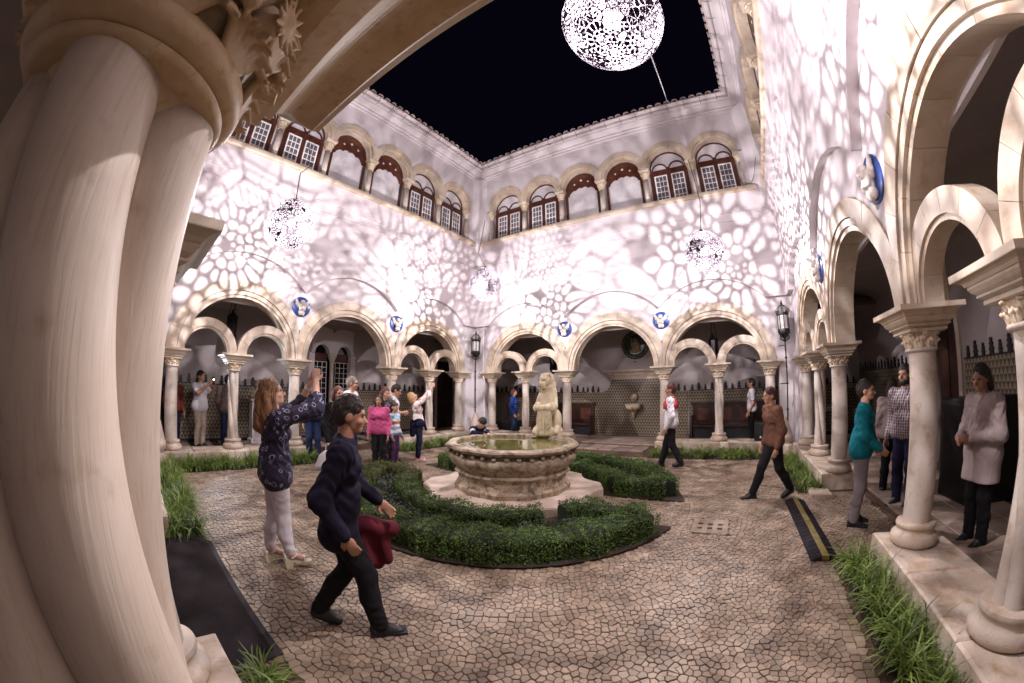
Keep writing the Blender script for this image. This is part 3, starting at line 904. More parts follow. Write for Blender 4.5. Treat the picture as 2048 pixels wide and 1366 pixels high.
door('dark doorway at the left end of the left gallery, behind the flash', (-2.3,-9.4,0), -PI/2, .68, 2.5)
door('black doorway in the right-hand gallery behind the teal jacket', (12.3,-2.9,0), PI/2, .98, 2.55)
# twin-arched grilled window of the left gallery
bw = thing('arched_window', 'twin-arched window with white grilles seen through the left middle arch', 'window', (-2.3,-4.2,0), -PI/2)
one('opening', M['darkglass'], bw, lambda b: b.box(-.74,.74,-.28,-.2,.7,3.35))
def bsur(b):
    for cx in (-.40,.40):
        b.arch(cx,2.62,.25,.36,0,PI,-.2,.03,14)
        b.arch(cx,2.62,.35,.80,0,PI,-.19,.008,14,0,-.74 if cx<0 else .0,0 if cx<0 else .74)
    b.box(-.84,-.65,-.2,.02,.7,2.60); b.box(.65,.84,-.2,.02,.7,2.60); b.box(-.86,.86,-.2,.06,.6,.7)
one('surround', M['plaster'], bw, bsur)
one('mullion_column', M['marble'], bw, lambda b: b.lathe([(.09,.7),(.075,.8),(.07,2.3),(.09,2.34),(.08,2.37),(.13,2.5),(.15,2.52),(.15,2.61)],14,ctr=(0,-.06)))
for cx in (-.40,.40):
    def gr(b):
        for i in range(4): x = cx-.24+.16*i; b.box(x-.008,x+.008,-.13,-.115,.7,2.35)
        for j in range(11): z = .72+.163*j; b.box(cx-.25,cx+.25,-.128,-.116,z-.008,z+.008)
    one('grille', M['lattice'], bw, gr)
    one('grille_panel', M['wood'], bw, lambda b: b.box(cx-.25,cx+.25,-.19,-.15,2.35,2.62))

dado('a','dark patterned tile wainscot of the left gallery with stacked cresting', (-2.3,0,0.02), -PI/2, [(5.1,8.9),(.0,3.55),(-.30,-.02)], 1.48)
dado('b','patterned tile wainscot behind the lion statue with stacked cresting', (10,2.3,0.02), PI, [(-2.2,3.18),(6.78,11.0)], 1.48)
dado('c','patterned tile wainscot in the right-hand gallery behind the beige coat', (12.3,-10,0.02), PI/2, [(1.8,6.4),(7.8,12.2)], 1.78)
# raised tile panel with curved shoulders, its stone cornice and the wall font
tp = thing('tile_panel_screen', 'raised dark tile panel with curved shoulders under a stone shelf', 'tile panel', (4.98,2.3,.02), PI)
def tps(b):
    p = [(-1.8,.0),(1.8,.0),(1.8,1.48)]
    for k in range(9): q = PI/2*k/8; p.append((1.35-.0-.5*math.sin(q)+.45-.0, 1.48+.0)) if 0 else None
    L = [(.85+.32*math.cos(q)+.32, 1.49+0) for q in ()]
    for k in range(9):
        q = PI/2*k/8; p.append((1.18-.35*math.sin(q), 1.86-.37*math.cos(q)))
    p += [(.82,1.90)]
    p2 = p+[(-x,z) for x,z in reversed(p[2:])]
    b.prism(p2, 0, .034)
one('tile_face', M['tile'], tp, tps)
for sx in (-1,1):
    for k in range(3): link('finial', fin_a if k % 2 else fin_b, tp, T(sx*(1.30+.2*k),.015,1.49))
one('stone_shelf', M['arch_stone'], tp, lambda b: b.loft_rect([(-.85,.85,0,.06,1.905),(-.85,.85,0,.06,2.04),(-.92,.92,0,.10,2.07),(-.92,.92,0,.10,2.10),(-1.0,1.0,0,.17,2.16),(-1.05,1.05,0,.20,2.18),(-1.05,1.05,0,.20,2.23)]))
dn = MB(); dn.box(-.017,.017,.062,.10,2.0,2.055); dnm = dn.mesh('dentil', M['arch_stone'])
for k in range(26): link('dentil', dnm, tp, T(-.783+k*.064,0,0))
ft = thing('wall_font', 'small carved stone wall font on the dark tile panel', 'wall fountain', (4.98,2.26,.02), PI)
V,Q = sdf_mesh([('e',(0,.14,.98),(.27,.2,.13),None),('c',(0,.06,.88),(0,.05,.62),.12,.03),('e',(0,.05,1.30),(.13,.07,.14),None),('e',(0,.12,1.29),(.06,.06,.07),None),('b',(0,.12,1.06),(.25,.13,.015),.012,None)], .014, .03)
link('bowl', np_mesh('bowl',[(V,Q,0)],M['fountain']), ft)
# round majolica relief
md = thing('round_relief', 'large round glazed relief with dark green garland border, high on the white gallery wall', 'relief', (5.05,2.3,3.08), PI)
one('border', M['green_glaze'], md, lambda b: (setattr(b,'xf',RX(-PI/2)), b.lathe([(.0,0),(.46,0),(.485,.03),(.46,.06),(.37,.075),(.33,.05),(.0,.05)],40,caps=False)))
gb = MB(); gb.ball((0,0,0), (.028,.02,.022), 7, 4); gbm = gb.mesh('fruit', M['olive'])
for k in range(44):
    q = 2*PI*k/44+random.uniform(-.05,.05); r = .415+random.uniform(-.03,.03); link('fruit', gbm, md, T(r*math.cos(q), .065, r*math.sin(q)))
V,Q = sdf_mesh([('e',(0,.05,.0),(.14,.05,.22),None),('e',(-.02,.09,.17),(.05,.05,.06),None),('e',(.09,.09,.06),(.05,.045,.09),None),('e',(.10,.11,.17),(.04,.04,.045),None),('e',(-.12,.06,-.05),(.07,.04,.15),None),('e',(0,.06,-.2),(.2,.04,.07),None)], .011, .03)
link('figures', np_mesh('figures',[(V,Q,0)],M['olive']), md)
tag(one('hook_plate', M['iron'], None, lambda b: b.box(4.98,5.08,2.27,2.298,2.50,2.525)), 'tiny dark iron plate on the wall under the round relief', 'plate')

# benches against the back wall
def bench(label, x0, x1, grp):
    t = thing('panelled_bench', label, 'bench', ((x0+x1)/2,2.26,.02), PI, grp); w_ = x1-x0
    one('backrest', M['bench'], t, lambda b: (b.box(-w_/2,w_/2,0,.06,.38,1.05), b.box(-w_/2-.05,w_/2+.05,-.0,.10,1.052,1.11)))
    n = int(w_/.55)
    for k in range(n):
        c = -w_/2+(k+.5)*w_/n
        one('panel', M['wood'], t, lambda b: b.box(c-.2,c+.2,.061,.085,.52,.95,0,.02))
    one('seat', M['bench'], t, lambda b: b.box(-w_/2,w_/2,.062,.50,.38,.43))
    one('seat_edge', M['wood'], t, lambda b: b.box(-w_/2,w_/2,.502,.515,.39,.425))
    one('front', M['black'], t, lambda b: b.box(-w_/2+.05,w_/2-.05,.1,.42,0,.378))
    for sx in (-1,1): one('side', M['bench'], t, lambda b: b.box(sx*w_/2-.03,sx*w_/2+.03,.08,.53,0,.72))
bench('long dark panelled wooden bench behind the right-hand arches of the back wall', 6.95, 9.7, 'dark benches along the back wall')
bench('dark panelled wooden bench seen to the right of the lion statue', 1.7, 3.55, 'dark benches along the back wall')
bx = thing('speaker_box', 'black speaker box on the floor left of the lion, by the downpipe', 'speaker', (.93,.75,.03), .2)
one('case', M['black'], bx, lambda b: b.box(-.42,.42,-.25,.25,0,.52,0,.015)); one('grille', M['iron'], bx, lambda b: b.box(-.38,.38,-.262,-.252,.04,.48))
bx2 = thing('speaker_box', 'small black speaker with a white mark, by the far right corner', 'speaker', (8.95,-.05,.262), -.1)
one('case', M['black'], bx2, lambda b: b.box(-.16,.16,-.16,.16,0,.44,0,.015)); one('logo_mark', M['white_paint'], bx2, lambda b: b.prism([(-.03,.07),(.03,.07),(0,.13)],-.166,-.161))
bx3 = thing('speaker_box', 'large black box behind the plain near column on the right', 'box', (11.75,-4.75,.03), .1)
one('case', M['black'], bx3, lambda b: b.box(-.4,.4,-.35,.35,0,1.28,0,.02)); one('grille', M['iron'], bx3, lambda b: b.box(-.408,-.402,-.3,.3,.05,1.2))
for k,(x,z) in enumerate(((.55,1.98),(1.05,2.05))):
    ps = thing('poster', ('white notice on the gallery wall left of the lion','pale poster beside the notice left of the lion')[k], 'poster', (x,2.29,z), 0)
    one('sheet', M['white_paint'] if k == 0 else M['blind'], ps, lambda b: b.box(-.2,.2,-.01,0,-.3,.3))
    if k == 0: one('print', M['iron'], ps, lambda b: b.box(-.13,.0,-.013,-.011,-.02,.18))
# bust on pedestal in the left gallery
bu = thing('bust_on_pedestal', 'stone bust on a white pedestal behind the woman\'s hair', 'bust', (-1.9,-6.78,.02), -PI/2)
one('pedestal', M['plaster'], bu, lambda b: b.loft_rect([(-.2,.2,-.2,.2,0),(-.2,.2,-.2,.2,.12),(-.15,.15,-.15,.15,.15),(-.15,.15,-.15,.15,1.10),(-.19,.19,-.19,.19,1.13),(-.19,.19,-.19,.19,1.18)]))
V,Q = sdf_mesh([('e',(0,0,1.26),(.18,.1,.1),None),('c',(0,0,1.3),(0,.01,1.42),.055,.05),('e',(0,.02,1.54),(.075,.09,.11),None),('e',(0,-.02,1.58),(.088,.092,.09),None),('e',(0,.115,1.53),(.015,.02,.025),None)], .012, .03)
link('bust', np_mesh('bust',[(V,Q,0)],M['fountain']), bu)
# iron lanterns hanging in the galleries
def hang(label, x, y, z0):
    t = thing('hanging_lantern', label, 'lantern', (x,y,z0), 0, 'iron lanterns hanging in the galleries')
    one('cage', M['iron'], t, lambda b: (b.lathe([(.03,-.1),(.13,0),(.15,.05),(.13,.06)],6), b.lathe([(.14,.5),(.15,.52),(.04,.62),(.02,.7)],6), [b.tube([(.13*math.cos(k*PI/3),.13*math.sin(k*PI/3),.05),(.13*math.cos(k*PI/3),.13*math.sin(k*PI/3),.5)],.012,4) for k in range(6)]))
    one('glass', M['darkglass'], t, lambda b: b.lathe([(.115,.06),(.115,.5)],6))
    for k in range(3):
        q = k*2*PI/3; one('chain', M['iron'], t, lambda b: b.tube([(.11*math.cos(q),.11*math.sin(q),.54),(.02*math.cos(q),.02*math.sin(q),3.66-z0)],.009,4))
hang('iron lantern on three chains inside the leftmost big arch', -1.15, -7.75, 2.62)
hang('iron lantern on three chains inside the rightmost big arch of the back wall', 7.72, 1.15, 2.42)
hang('iron lantern half hidden by an arch, above and right of the lion head', 2.5, 1.15, 2.25)

# ================================================================== columns
def base_fn(r):
    def f(b):
        b.lathe([(r*1.42,0),(r*1.60,.02),(r*1.66,.05),(r*1.60,.085),(r*1.42,.105),(r*1.33,.11),(r*1.27,.135),(r*1.28,.15),(r*1.36,.158),(r*1.38,.175),(r*1.34,.192),(r*1.14,.20)], 32)
    return f
def shaft_single(b):
    b.lathe([(.128,.195),(.131,.6),(.128,1.0),(.118,1.6)], 28, caps=False)
def twisted(b, ph0, rate, a=.058, r=.061, k=0, n=16, m=15, top=1.62):
    pts = []; 
    for j in range(m):
        z = .17+(top-.17)*j/(m-1); q = ph0+k*PI/2+rate*(z-.8); s = 1.0-.06*(z/1.6); pts.append((a*s*math.cos(q), a*s*math.sin(q), z))
    vs = []; fs = []
    for (x,y,z) in pts:
        for i in range(n): t = 2*PI*i/n; vs.append((x+r*math.cos(t), y+r*math.sin(t), z))
    for j in range(m-1):
        for i in range(n): fs.append((j*n+i, j*n+(i+1)%n, (j+1)*n+(i+1)%n, (j+1)*n+i))
    b.add(vs, fs)
def cap_leaf(seed, z0=1.60, R=.125, flower=False, vox=.0065):
    """carved basket with curling leaves"""
    pr = [('c',(0,0,z0+.03),(0,0,z0+.14),R*.95,R*1.22)]
    n = 8
    for k in range(n):
        q = 2*PI*k/n+.2; c,s = math.cos(q), math.sin(q)
        Rm = RZ(q)
        pr.append(('e',(R*1.05*c,R*1.05*s,z0+.055),(.016,.042,.05),Rm))
        pr.append(('c',(R*1.18*c,R*1.18*s,z0+.085),(R*1.34*c,R*1.34*s,z0+.075),.018,.011))
        for d in (-1,1):
            q2 = q+d*.16; pr.append(('c',(R*1.02*math.cos(q2),R*1.02*math.sin(q2),z0+.02),(R*1.22*math.cos(q2),R*1.22*math.sin(q2),z0+.075),.009,.012))
        q3 = q+PI/n; c3,s3 = math.cos(q3), math.sin(q3)
        pr.append(('e',(R*1.16*c3,R*1.16*s3,z0+.115),(.018,.030,.036),RZ(q3)))
        pr.append(('e',(R*1.36*c3,R*1.36*s3,z0+.132),(.018,.026,.014),RZ(q3)))
    V,Q = sdf_mesh(pr, vox, .008, relief=lambda X,Y,Z: .0028*np.sin(70*np.arctan2(Y,X)/2.2+60*(Z-z0)))
    return V,Q
capV, capQ = cap_leaf(1)
capm = np_mesh('capital', [(capV,capQ,0)], M['marble_warm'])
neck = MB(); neck.lathe([(.118,1.585),(.145,1.595),(.150,1.607),(.145,1.619),(.12,1.628)], 28); neckm = neck.mesh('necking', M['marble'], True)
imp = MB()
imp.loft_rect([(-.165,.165,-.165,.165,1.738),(-.185,.185,-.185,.185,1.748),(-.185,.185,-.185,.185,1.768),(-.175,.175,-.175,.175,1.773),(-.215,.215,-.21,.21,1.79),(-.215,.215,-.21,.21,1.802)])
imp.loft_rect([(-.205,.205,-.20,.20,1.802),(-.235,.235,-.225,.225,1.822),(-.25,.25,-.24,.24,1.845),(-.25,.25,-.24,.24,1.858),(-.262,.262,-.25,.25,1.862),(-.272,.272,-.26,.26,1.88),(-.298,.298,-.282,.282,1.895),(-.31,.31,-.295,.295,1.897),(-.33,.33,-.31,.31,1.90),(-.332,.332,-.312,.312,1.905),(-.332,.332,-.312,.312,1.943)])
impm = imp.mesh('impost', M['arch_stone'])
bm1 = MB(); base_fn(.135)(bm1); bm1 = bm1.mesh('base', M['plinth'], True, 50)
sh1 = MB(); shaft_single(sh1); sh1 = sh1.mesh('shaft', M['marble'], True)
tw = []
for k in range(4):
    b = MB(); twisted(b, .35, -1.5, k=k); tw.append(b.mesh('shaft', M['marble'], True))
GRP = 'columns of the cloister arcades'
names = {'A':'left arcade','B':'back arcade','C':'right-hand arcade'}
ordn = ['first','second','third','fourth','fifth','sixth']
def column(label, x, y, rz, cluster, z=.25):
    t = thing('column', label, 'column', (x,y,z), rz, GRP)
    link('base', bm1, t); link('necking', neckm, t); link('capital', capm, t); link('impost', impm, t)
    if cluster:
        for me in tw: link('shaft', me, t)
    else: link('shaft', sh1, t)
    return t
A_l = {0:'against the white pier left of the corner lantern',1:'behind the blonde woman',2:'above the man in the white T-shirt',3:'whose capital the woman\'s raised hands cross',4:'lit blue-white by the phone flash',5:'half hidden by the huge near pillar'}
B_l = {0:'against the white pier right of the downpipe',1:'rising behind the lion statue',2:'just right of the lion statue',3:'with the passer-by in red and white in front',4:'between two small arches before the long bench',5:'by the far right lantern'}
C_l = {0:'farthest, against the far white pier',1:'second from the far pier, on the right',2:'just left of the teal jacket',3:'large and near, with the bearded man behind',4:'nearest of all, cut by the right edge',5:'by the near corner'}
for i, s in enumerate(COLS):
    cl = i in (1,4); kind = 'clustered column ' if cl else 'plain round column '
    column('cream marble '+kind+A_l[i], 0, -s, -PI/2, cl)
    column('cream marble '+kind+B_l[i], s, 0, PI, cl)
    if i < 5: column('cream marble '+kind+C_l[i], 10, -s, PI/2, cl)
column('cream column whose impost pokes out beside the huge near pillar', 6.41, -9.90, 0, False).scale = (1,1,1.05)
column('plain column of the near arcade hidden behind the huge pillar, nearer one', 3.56, -9.92, 0, False); column('plain column at the end of the near arcade, hidden by the pillar', .80, -9.92, 0, False)
column('cream clustered column of the near arcade hidden behind the huge pillar', 2.12, -9.92, 0, True)
column('cream column behind the camera at the near right corner', 9.20, -9.92, 0, False)
# the huge near pillar at the left edge: the same kind of column an arm's length from the lens
gp = thing('column', 'huge blurred twisted-shaft pillar filling the left edge, with carved flower capital', 'column', (7.849,-9.913,.25), 0, GRP); gp.scale = (1,1,1.065)
GA, GR = .0635, .051
for k in range(4):
    b = MB(); twisted(b, math.radians(68.4), math.radians(-99), GA, GR, k, 40, 44, 1.582); b.obj('shaft', M['giant'], gp, True)
one('base', M['giant'], gp, base_fn(.135), True, 50)
one('necking', M['giant_warm'], gp, lambda b: b.lathe([(.05,1.577),(.104,1.577),(.1115,1.579),(.1155,1.584),(.1165,1.588),(.1135,1.590),(.119,1.592),(.1265,1.597),(.1305,1.604),(.1315,1.611),(.130,1.618),(.125,1.625),(.112,1.629),(.10,1.630)], 96), True, 50)
pr = [('c',(0,0,1.64),(0,0,1.745),.108,.150)]
random.seed(3)
for tier,(zz,rr,nl,sz) in enumerate(((1.652,.124,9,1.0),(1.700,.140,9,1.1))):
    for k in range(nl):
        q = 2*PI*(k+.5*(tier%2))/nl+.12
        if abs(((q-math.radians(45)+PI) % (2*PI))-PI) < .30 and tier == 1: continue
        for j in range(7):
            u = (j-3)/3.0; q2 = q+u*.26; lift = -.012*u*u
            tip = q+u*.40
            pr.append(('c',(rr*math.cos(q2*.5+q*.5),rr*math.sin(q2*.5+q*.5),zz-.032),((rr+.012)*math.cos(q2),(rr+.012)*math.sin(q2),zz+.010*sz+lift),.0055,.0062))
            pr.append(('c',((rr+.012)*math.cos(q2),(rr+.012)*math.sin(q2),zz+.010*sz+lift),((rr+.030)*math.cos(tip),(rr+.030)*math.sin(tip),zz-.002+lift*1.6),.0062,.0030))
for fqd, fz, fr, fs_ in ((47,1.668,.166,1.0),(80,1.645,.158,.45),(20,1.70,.165,.5),(137,1.69,.160,1.0),(227,1.69,.160,1.0),(317,1.69,.160,1.0)):
    fq = math.radians(fqd); fc = np.array((fr*math.cos(fq), fr*math.sin(fq), fz))
    er = np.array((math.cos(fq), math.sin(fq), 0)); et = np.array((-math.sin(fq), math.cos(fq), 0)); ez = np.array((0,0,1.))
    pr.append(('e',tuple(fc+er*.002),(.004,.012*fs_,.012*fs_),RZ(fq)))
    for k in range(13):
        t = 2*PI*k/13; d = et*math.cos(t)+ez*math.sin(t)
        pr.append(('c',tuple(fc+d*.013*fs_+er*.003),tuple(fc+d*.032*fs_+er*.007),.0042*fs_,.0022*fs_))
    pr.append(('c',tuple(fc-er*.03),tuple(fc),.016*fs_,.012*fs_))
for q,zz in ((88,1.70),(66,1.70),(30,1.655)):
    q = math.radians(q); pr.append(('e',(.158*math.cos(q),.158*math.sin(q),zz),(.011,.011,.011),None))
V,Q = sdf_mesh(pr, .0030, .0032)
link('capital', np_mesh('capital',[(V,Q,0)],M['giant_warm']), gp)
gi = MB()
gi.loft_rect([(-.175,.175,-.165,.165,1.745),(-.20,.20,-.19,.19,1.755),(-.20,.20,-.19,.19,1.775),(-.19,.19,-.18,.18,1.78),(-.225,.225,-.215,.215,1.795),(-.225,.225,-.215,.215,1.806)])
gi.loft_rect([(-.215,.215,-.205,.205,1.806),(-.24,.24,-.225,.225,1.824),(-.255,.255,-.24,.24,1.842),(-.262,.262,-.248,.248,1.848),(-.262,.262,-.248,.248,1.858),(-.272,.272,-.256,.256,1.862),(-.285,.285,-.27,.27,1.872),(-.31,.31,-.292,.292,1.882),(-.325,.325,-.340,.340,1.886),(-.332,.332,-.345,.345,1.890),(-.332,.332,-.36,.36,1.896),(-.332,.332,-.36,.36,1.943)])
gi.obj('impost', M['giant_warm'], gp)

# ================================================================== parapets, beds of long grass
def parapet(label, x0, x1, y0, y1, n):
    t = thing('parapet', label, 'low wall', ((x0+x1)/2,(y0+y1)/2,0), 0, 'low stone parapets under the arches')
    lx, ly = x1-x0, y1-y0
    for k in range(n):
        if lx > ly: a,c,d,e = -lx/2+lx*k/n+.0025,-lx/2+lx*(k+1)/n-.0025,-ly/2,ly/2
        else: a,c,d,e = -lx/2,lx/2,-ly/2+ly*k/n+.0025,-ly/2+ly*(k+1)/n-.0025
        pz = random.uniform(-.003,.003)
        one('block', M['plinth'], t, lambda b: b.loft_rect([(a,c,d,e,-.03),(a,c,d,e,.10),(a+.004,c-.004,d+.004,e-.004,.104),(a,c,d,e,.11),(a-.0,c,d,e,.235+pz),(a+.016,c-.016,d+.016,e-.016,.25)]))
parapet('low stone parapet at the far left with grass in front', -.30,.34,-9.6,-6.24,4)
parapet('low stone parapet left of the corner lantern, behind the blonde woman', -.30,.34,-3.76,-.42,4)
parapet('low stone parapet under the small arches behind the lion', .42,3.72,-.34,.30,4)
parapet('low stone parapet at the right of the back arcade, behind a strip of grass', 6.24,9.58,-.34,.30,4)
parapet('low stone parapet on the right leading to the far corner', 9.70,10.36,-3.70,-.42,4)
parapet('wide near stone parapet at the bottom right carrying two columns', 9.70,10.36,-9.6,-6.16,4)
parapet('low stone parapet hidden behind the huge pillar', .6,3.95,-10.25,-9.6,3)
parapet('near stone parapet whose end block shows at the bottom left', 6.12,9.5,-10.25,-9.58,4)
st_ = thing('step_stone', 'flat grey step stone at the end of the right grass bed, beside the passage', 'step', (9.62,-3.98,0)); one('slab', M['platform'], st_, lambda b: b.box(-.16,.16,-.2,.2,-.05,.06,0,.01))

def soil_bed(x0,x1,y0,y1):
    tag(one('bed_soil', M['soil'], None, lambda b: b.box(x0,x1,y0,y1,-.08,.0)), kind='structure')
def grass_bed(x0,x1,y0,y1,dens,ht,spill=.0):
    soil_bed(x0,x1,y0,y1)
    area = (x1-x0)*(y1-y0); nc = int(area*dens); vs = []; fs = []
    cx = rng.uniform(x0+.04,x1-.04,nc); cy = rng.uniform(y0+.04,y1-.04,nc)
    for i in range(nc):
        nb = rng.integers(16,28); hs = ht*rng.uniform(.75,1.15)
        for k in range(nb):
            a = rng.uniform(0,2*PI); lean = rng.uniform(.35,1.45); L = hs*rng.uniform(.75,1.35); wd = rng.uniform(.0048,.0090)
            bx_, by_ = cx[i]+rng.normal(0,.02), cy[i]+rng.normal(0,.02)
            ca, sa = math.cos(a), math.sin(a); px, py = -sa*wd, ca*wd
            n0 = len(vs); r = z = 0.0; th = PI/2-lean*.35
            for j in range(5):
                ww = (1.0,1.0,.85,.6,.08)[j]
                x, y = bx_+ca*r, by_+sa*r
                vs.append((x-px*ww,y-py*ww,max(z,.004))); vs.append((x+px*ww,y+py*ww,max(z,.004)))
                r += L/4*math.cos(th); z += L/4*math.sin(th); th -= lean*.62+.06
            for j in range(4): q = n0+j*2; fs.append((q,q+1,q+3,q+2))
    b = MB(); b.v = vs; b.f = fs; b.m = [0]*len(fs)
    tag(b.obj('long_grass', M['grass'], None, True), kind='stuff')
grass_bed(.36,.95,-9.45,-6.15,88,.30)
grass_bed(.36,.95,-3.85,-.95,48,.26)
grass_bed(1.0,3.75,-1.2,-.36,30,.24)
grass_bed(6.25,9.3,-1.25,-.36,40,.27)
grass_bed(9.30,9.69,-3.9,-1.2,60,.26)
grass_bed(9.36,9.69,-9.3,-6.28,85,.30)
grass_bed(.9,4.0,-9.62,-9.22,100,.34)
grass_bed(6.32,7.05,-9.58,-9.36,120,.25)

# ================================================================== hedges round the fountain
def leaf_cloud(P, N, size, jit=.9):
    """small folded leaf quads at points P, leaning along N"""
    n = len(P); u = rng.normal(size=(n,3)); nn = N+jit*rng.normal(size=(n,3)); nn /= np.linalg.norm(nn,axis=1)[:,None]
    u -= (u*nn).sum(1)[:,None]*nn; u /= np.linalg.norm(u,axis=1)[:,None]; v = np.cross(nn,u)
    s = size*rng.uniform(.65,1.3,n)[:,None]
    a = P+u*s; b_ = P+v*s*.5+nn*s*.18; c = P-u*s; d = P-v*s*.5+nn*s*.18
    V = np.stack([a,b_,c,d],1).reshape(-1,3); Q = np.arange(4*n).reshape(-1,4)
    return V, Q
def half_ring(a_s, a_e, label, back=False):
    t = thing('box_hedge', label, 'hedge', (FC[0],FC[1],0), 0, 'clipped box hedges ringing the fountain')
    W_, H_ = .36, .27
    bands = []
    ro, ri = 2.40, 1.66
    def arcpts(r, d0, d1, n):
        return [(r*math.cos(d0+(d1-d0)*k/n), r*math.sin(d0+(d1-d0)*k/n)) for k in range(n+1)]
    off = lambda r, e: math.asin(min(.99,e/r))
    e_ = .72
    A0o, A1o = a_s+off(ro,e_), a_e-off(ro,e_); A0i, A1i = a_s+off(ri,e_), a_e-off(ri,e_)
    outer = arcpts(ro,A0o,A1o,40); inner = arcpts(ri,A0i,A1i,28)
    bands = [('outer', outer, W_, H_), ('end', [outer[0], inner[0]], .30, H_), ('end', [outer[-1], inner[-1]], .30, H_)]
    cut = 1 if back else 2
    m_ = int(28*.90)
    if not back: bands += [('inner', inner[:m_], .30, H_*.95), ('inner', inner[m_+1:], .30, H_*1.05)]
    else: bands += [('inner', inner, .30, H_*.95)]
    Ps = []; Ns = []; core = MB()
    for nm, line, wd, hh in bands:
        L = [np.array(p) for p in line]
        seg = [np.linalg.norm(L[i+1]-L[i]) for i in range(len(L)-1)]; tot = sum(seg)
        # core
        prev = None
        ring = []
        for i,p in enumerate(L):
            d = L[min(i+1,len(L)-1)]-L[max(i-1,0)]; d /= np.linalg.norm(d)+1e-9; nrm = np.array((-d[1],d[0])); q = wd/2-.035
            ring.append([(p[0]+nrm[0]*q,p[1]+nrm[1]*q,.0),(p[0]+nrm[0]*q,p[1]+nrm[1]*q,hh-.06),(p[0]+nrm[0]*q*.7,p[1]+nrm[1]*q*.7,hh-.03),(p[0]-nrm[0]*q*.7,p[1]-nrm[1]*q*.7,hh-.03),(p[0]-nrm[0]*q,p[1]-nrm[1]*q,hh-.06),(p[0]-nrm[0]*q,p[1]-nrm[1]*q,0)])
        vs = [v for r in ring for v in r]; fs = []
        for i in range(len(ring)-1):
            for k in range(5): fs.append((i*6+k,i*6+k+1,(i+1)*6+k+1,(i+1)*6+k))
        fs += [tuple(range(6)), tuple(range(len(vs)-6,len(vs)))]
        core.add(vs, fs)
        n = int(tot*(wd+2*hh)*(6200 if not back else 4200))
        ti = rng.uniform(0,tot,n); cum = np.cumsum([0]+seg); idx = np.clip(np.searchsorted(cum,ti)-1,0,len(seg)-1)
        LA = np.array(L); fr = (ti-cum[idx])/np.array(seg)[idx]; P = LA[idx]*(1-fr)[:,None]+LA[idx+1]*fr[:,None]
        D = LA[idx+1]-LA[idx]; D /= np.linalg.norm(D,axis=1)[:,None]; Nr = np.stack([-D[:,1],D[:,0]],1)
        side = rng.uniform(0,wd+2*hh,n)
        bul = .026*np.sin(P[:,0]*11+P[:,1]*5)+.018*np.sin(P[:,1]*21-P[:,0]*9)+.012*np.sin(P[:,0]*43+P[:,1]*37)
        z = np.where(side < hh, side, np.where(side < hh+wd, hh, side-hh-wd)); o = np.where(side < hh, -wd/2, np.where(side < hh+wd, side-hh-wd/2, wd/2))
        z = z+np.where((side >= hh)&(side < hh+wd), bul*1.2-(np.abs(o)/(wd/2))**4*.03, 0); o = o+np.where((side < hh)|(side >= hh+wd), np.sign(o)*bul, 0)
        z += rng.normal(0,.012,n); o += rng.normal(0,.012,n)
        ex = rng.uniform(0,1,n) < .05; z = np.where(ex & (z > hh*.85), z+rng.uniform(.01,.05,n), z)
        Ps.append(np.stack([P[:,0]+Nr[:,0]*o, P[:,1]+Nr[:,1]*o, np.maximum(z,.01)],1))
        N3 = np.stack([Nr[:,0]*np.sign(o)*(side < hh)+Nr[:,0]*np.sign(o)*(side >= hh+wd), Nr[:,1]*np.sign(o)*((side < hh)|(side >= hh+wd)), ((side >= hh)&(side < hh+wd))*1.0+.3],1); Ns.append(N3)
    P = np.concatenate(Ps); N = np.concatenate(Ns)
    V,Q = leaf_cloud(P, N, .0125 if not back else .016)
    # the bronze stretch at the left of the front hedge
    me = np_mesh('hedge_leaves', [(V,Q,0)], [M['boxleaf'], M['redleaf']], False)
    if not back:
        ang = np.degrees(np.arctan2(P[:,1],P[:,0])) % 360; rr = np.hypot(P[:,0],P[:,1])
        red = (ang > 188)&(ang < 232)&(rng.uniform(0,1,len(P)) < .4)
        me.polygons.foreach_set('material_index', red.astype(np.int32))
    tag(link('leaves', me, t), kind='stuff')
    core.obj('core', M['core'], t)
    # low planting inside
    n = 9000 if not back else 4000
    r = np.sqrt(rng.uniform(1.8**2,2.2**2,n)); a = rng.uniform(a_s+off(2,.8),a_e-off(2,.8),n)
    P = np.stack([r*np.cos(a),r*np.sin(a),.05+.10*rng.uniform(0,1,n)*(1+.5*np.sin(a*23)*np.sin(r*19))],1)
    V,Q = leaf_cloud(P, np.tile((0,0,1.0),(n,1)), .022, .6)
    tag(link('bed_plants', np_mesh('bed_plants',[(V,Q,0)],M['cover'],False), t), kind='stuff')
    def soil(b):
        k = 40; o = [(2.645*math.cos(a_s+off(2.6,.5)+(a_e-a_s-2*off(2.6,.5))*i/k),2.645*math.sin(a_s+off(2.6,.5)+(a_e-a_s-2*off(2.6,.5))*i/k)) for i in range(k+1)]
        q = [(1.36*math.cos(a_s+off(1.36,.5)+(a_e-a_s-2*off(1.36,.5))*i/k),1.36*math.sin(a_s+off(1.36,.5)+(a_e-a_s-2*off(1.36,.5))*i/k)) for i in range(k+1)]
        vs = [(x,y,.012) for x,y in o]+[(x,y,.012) for x,y in q]
        b.add(vs, [(i,i+1,k+2+i,k+1+i) for i in range(k)])
    one('soil', M['soil'], t, soil)
half_ring(-PI, 0, 'clipped box hedge curving round the near side of the fountain')
half_ring(0, PI, 'clipped box hedge curving behind the fountain to its right', True)

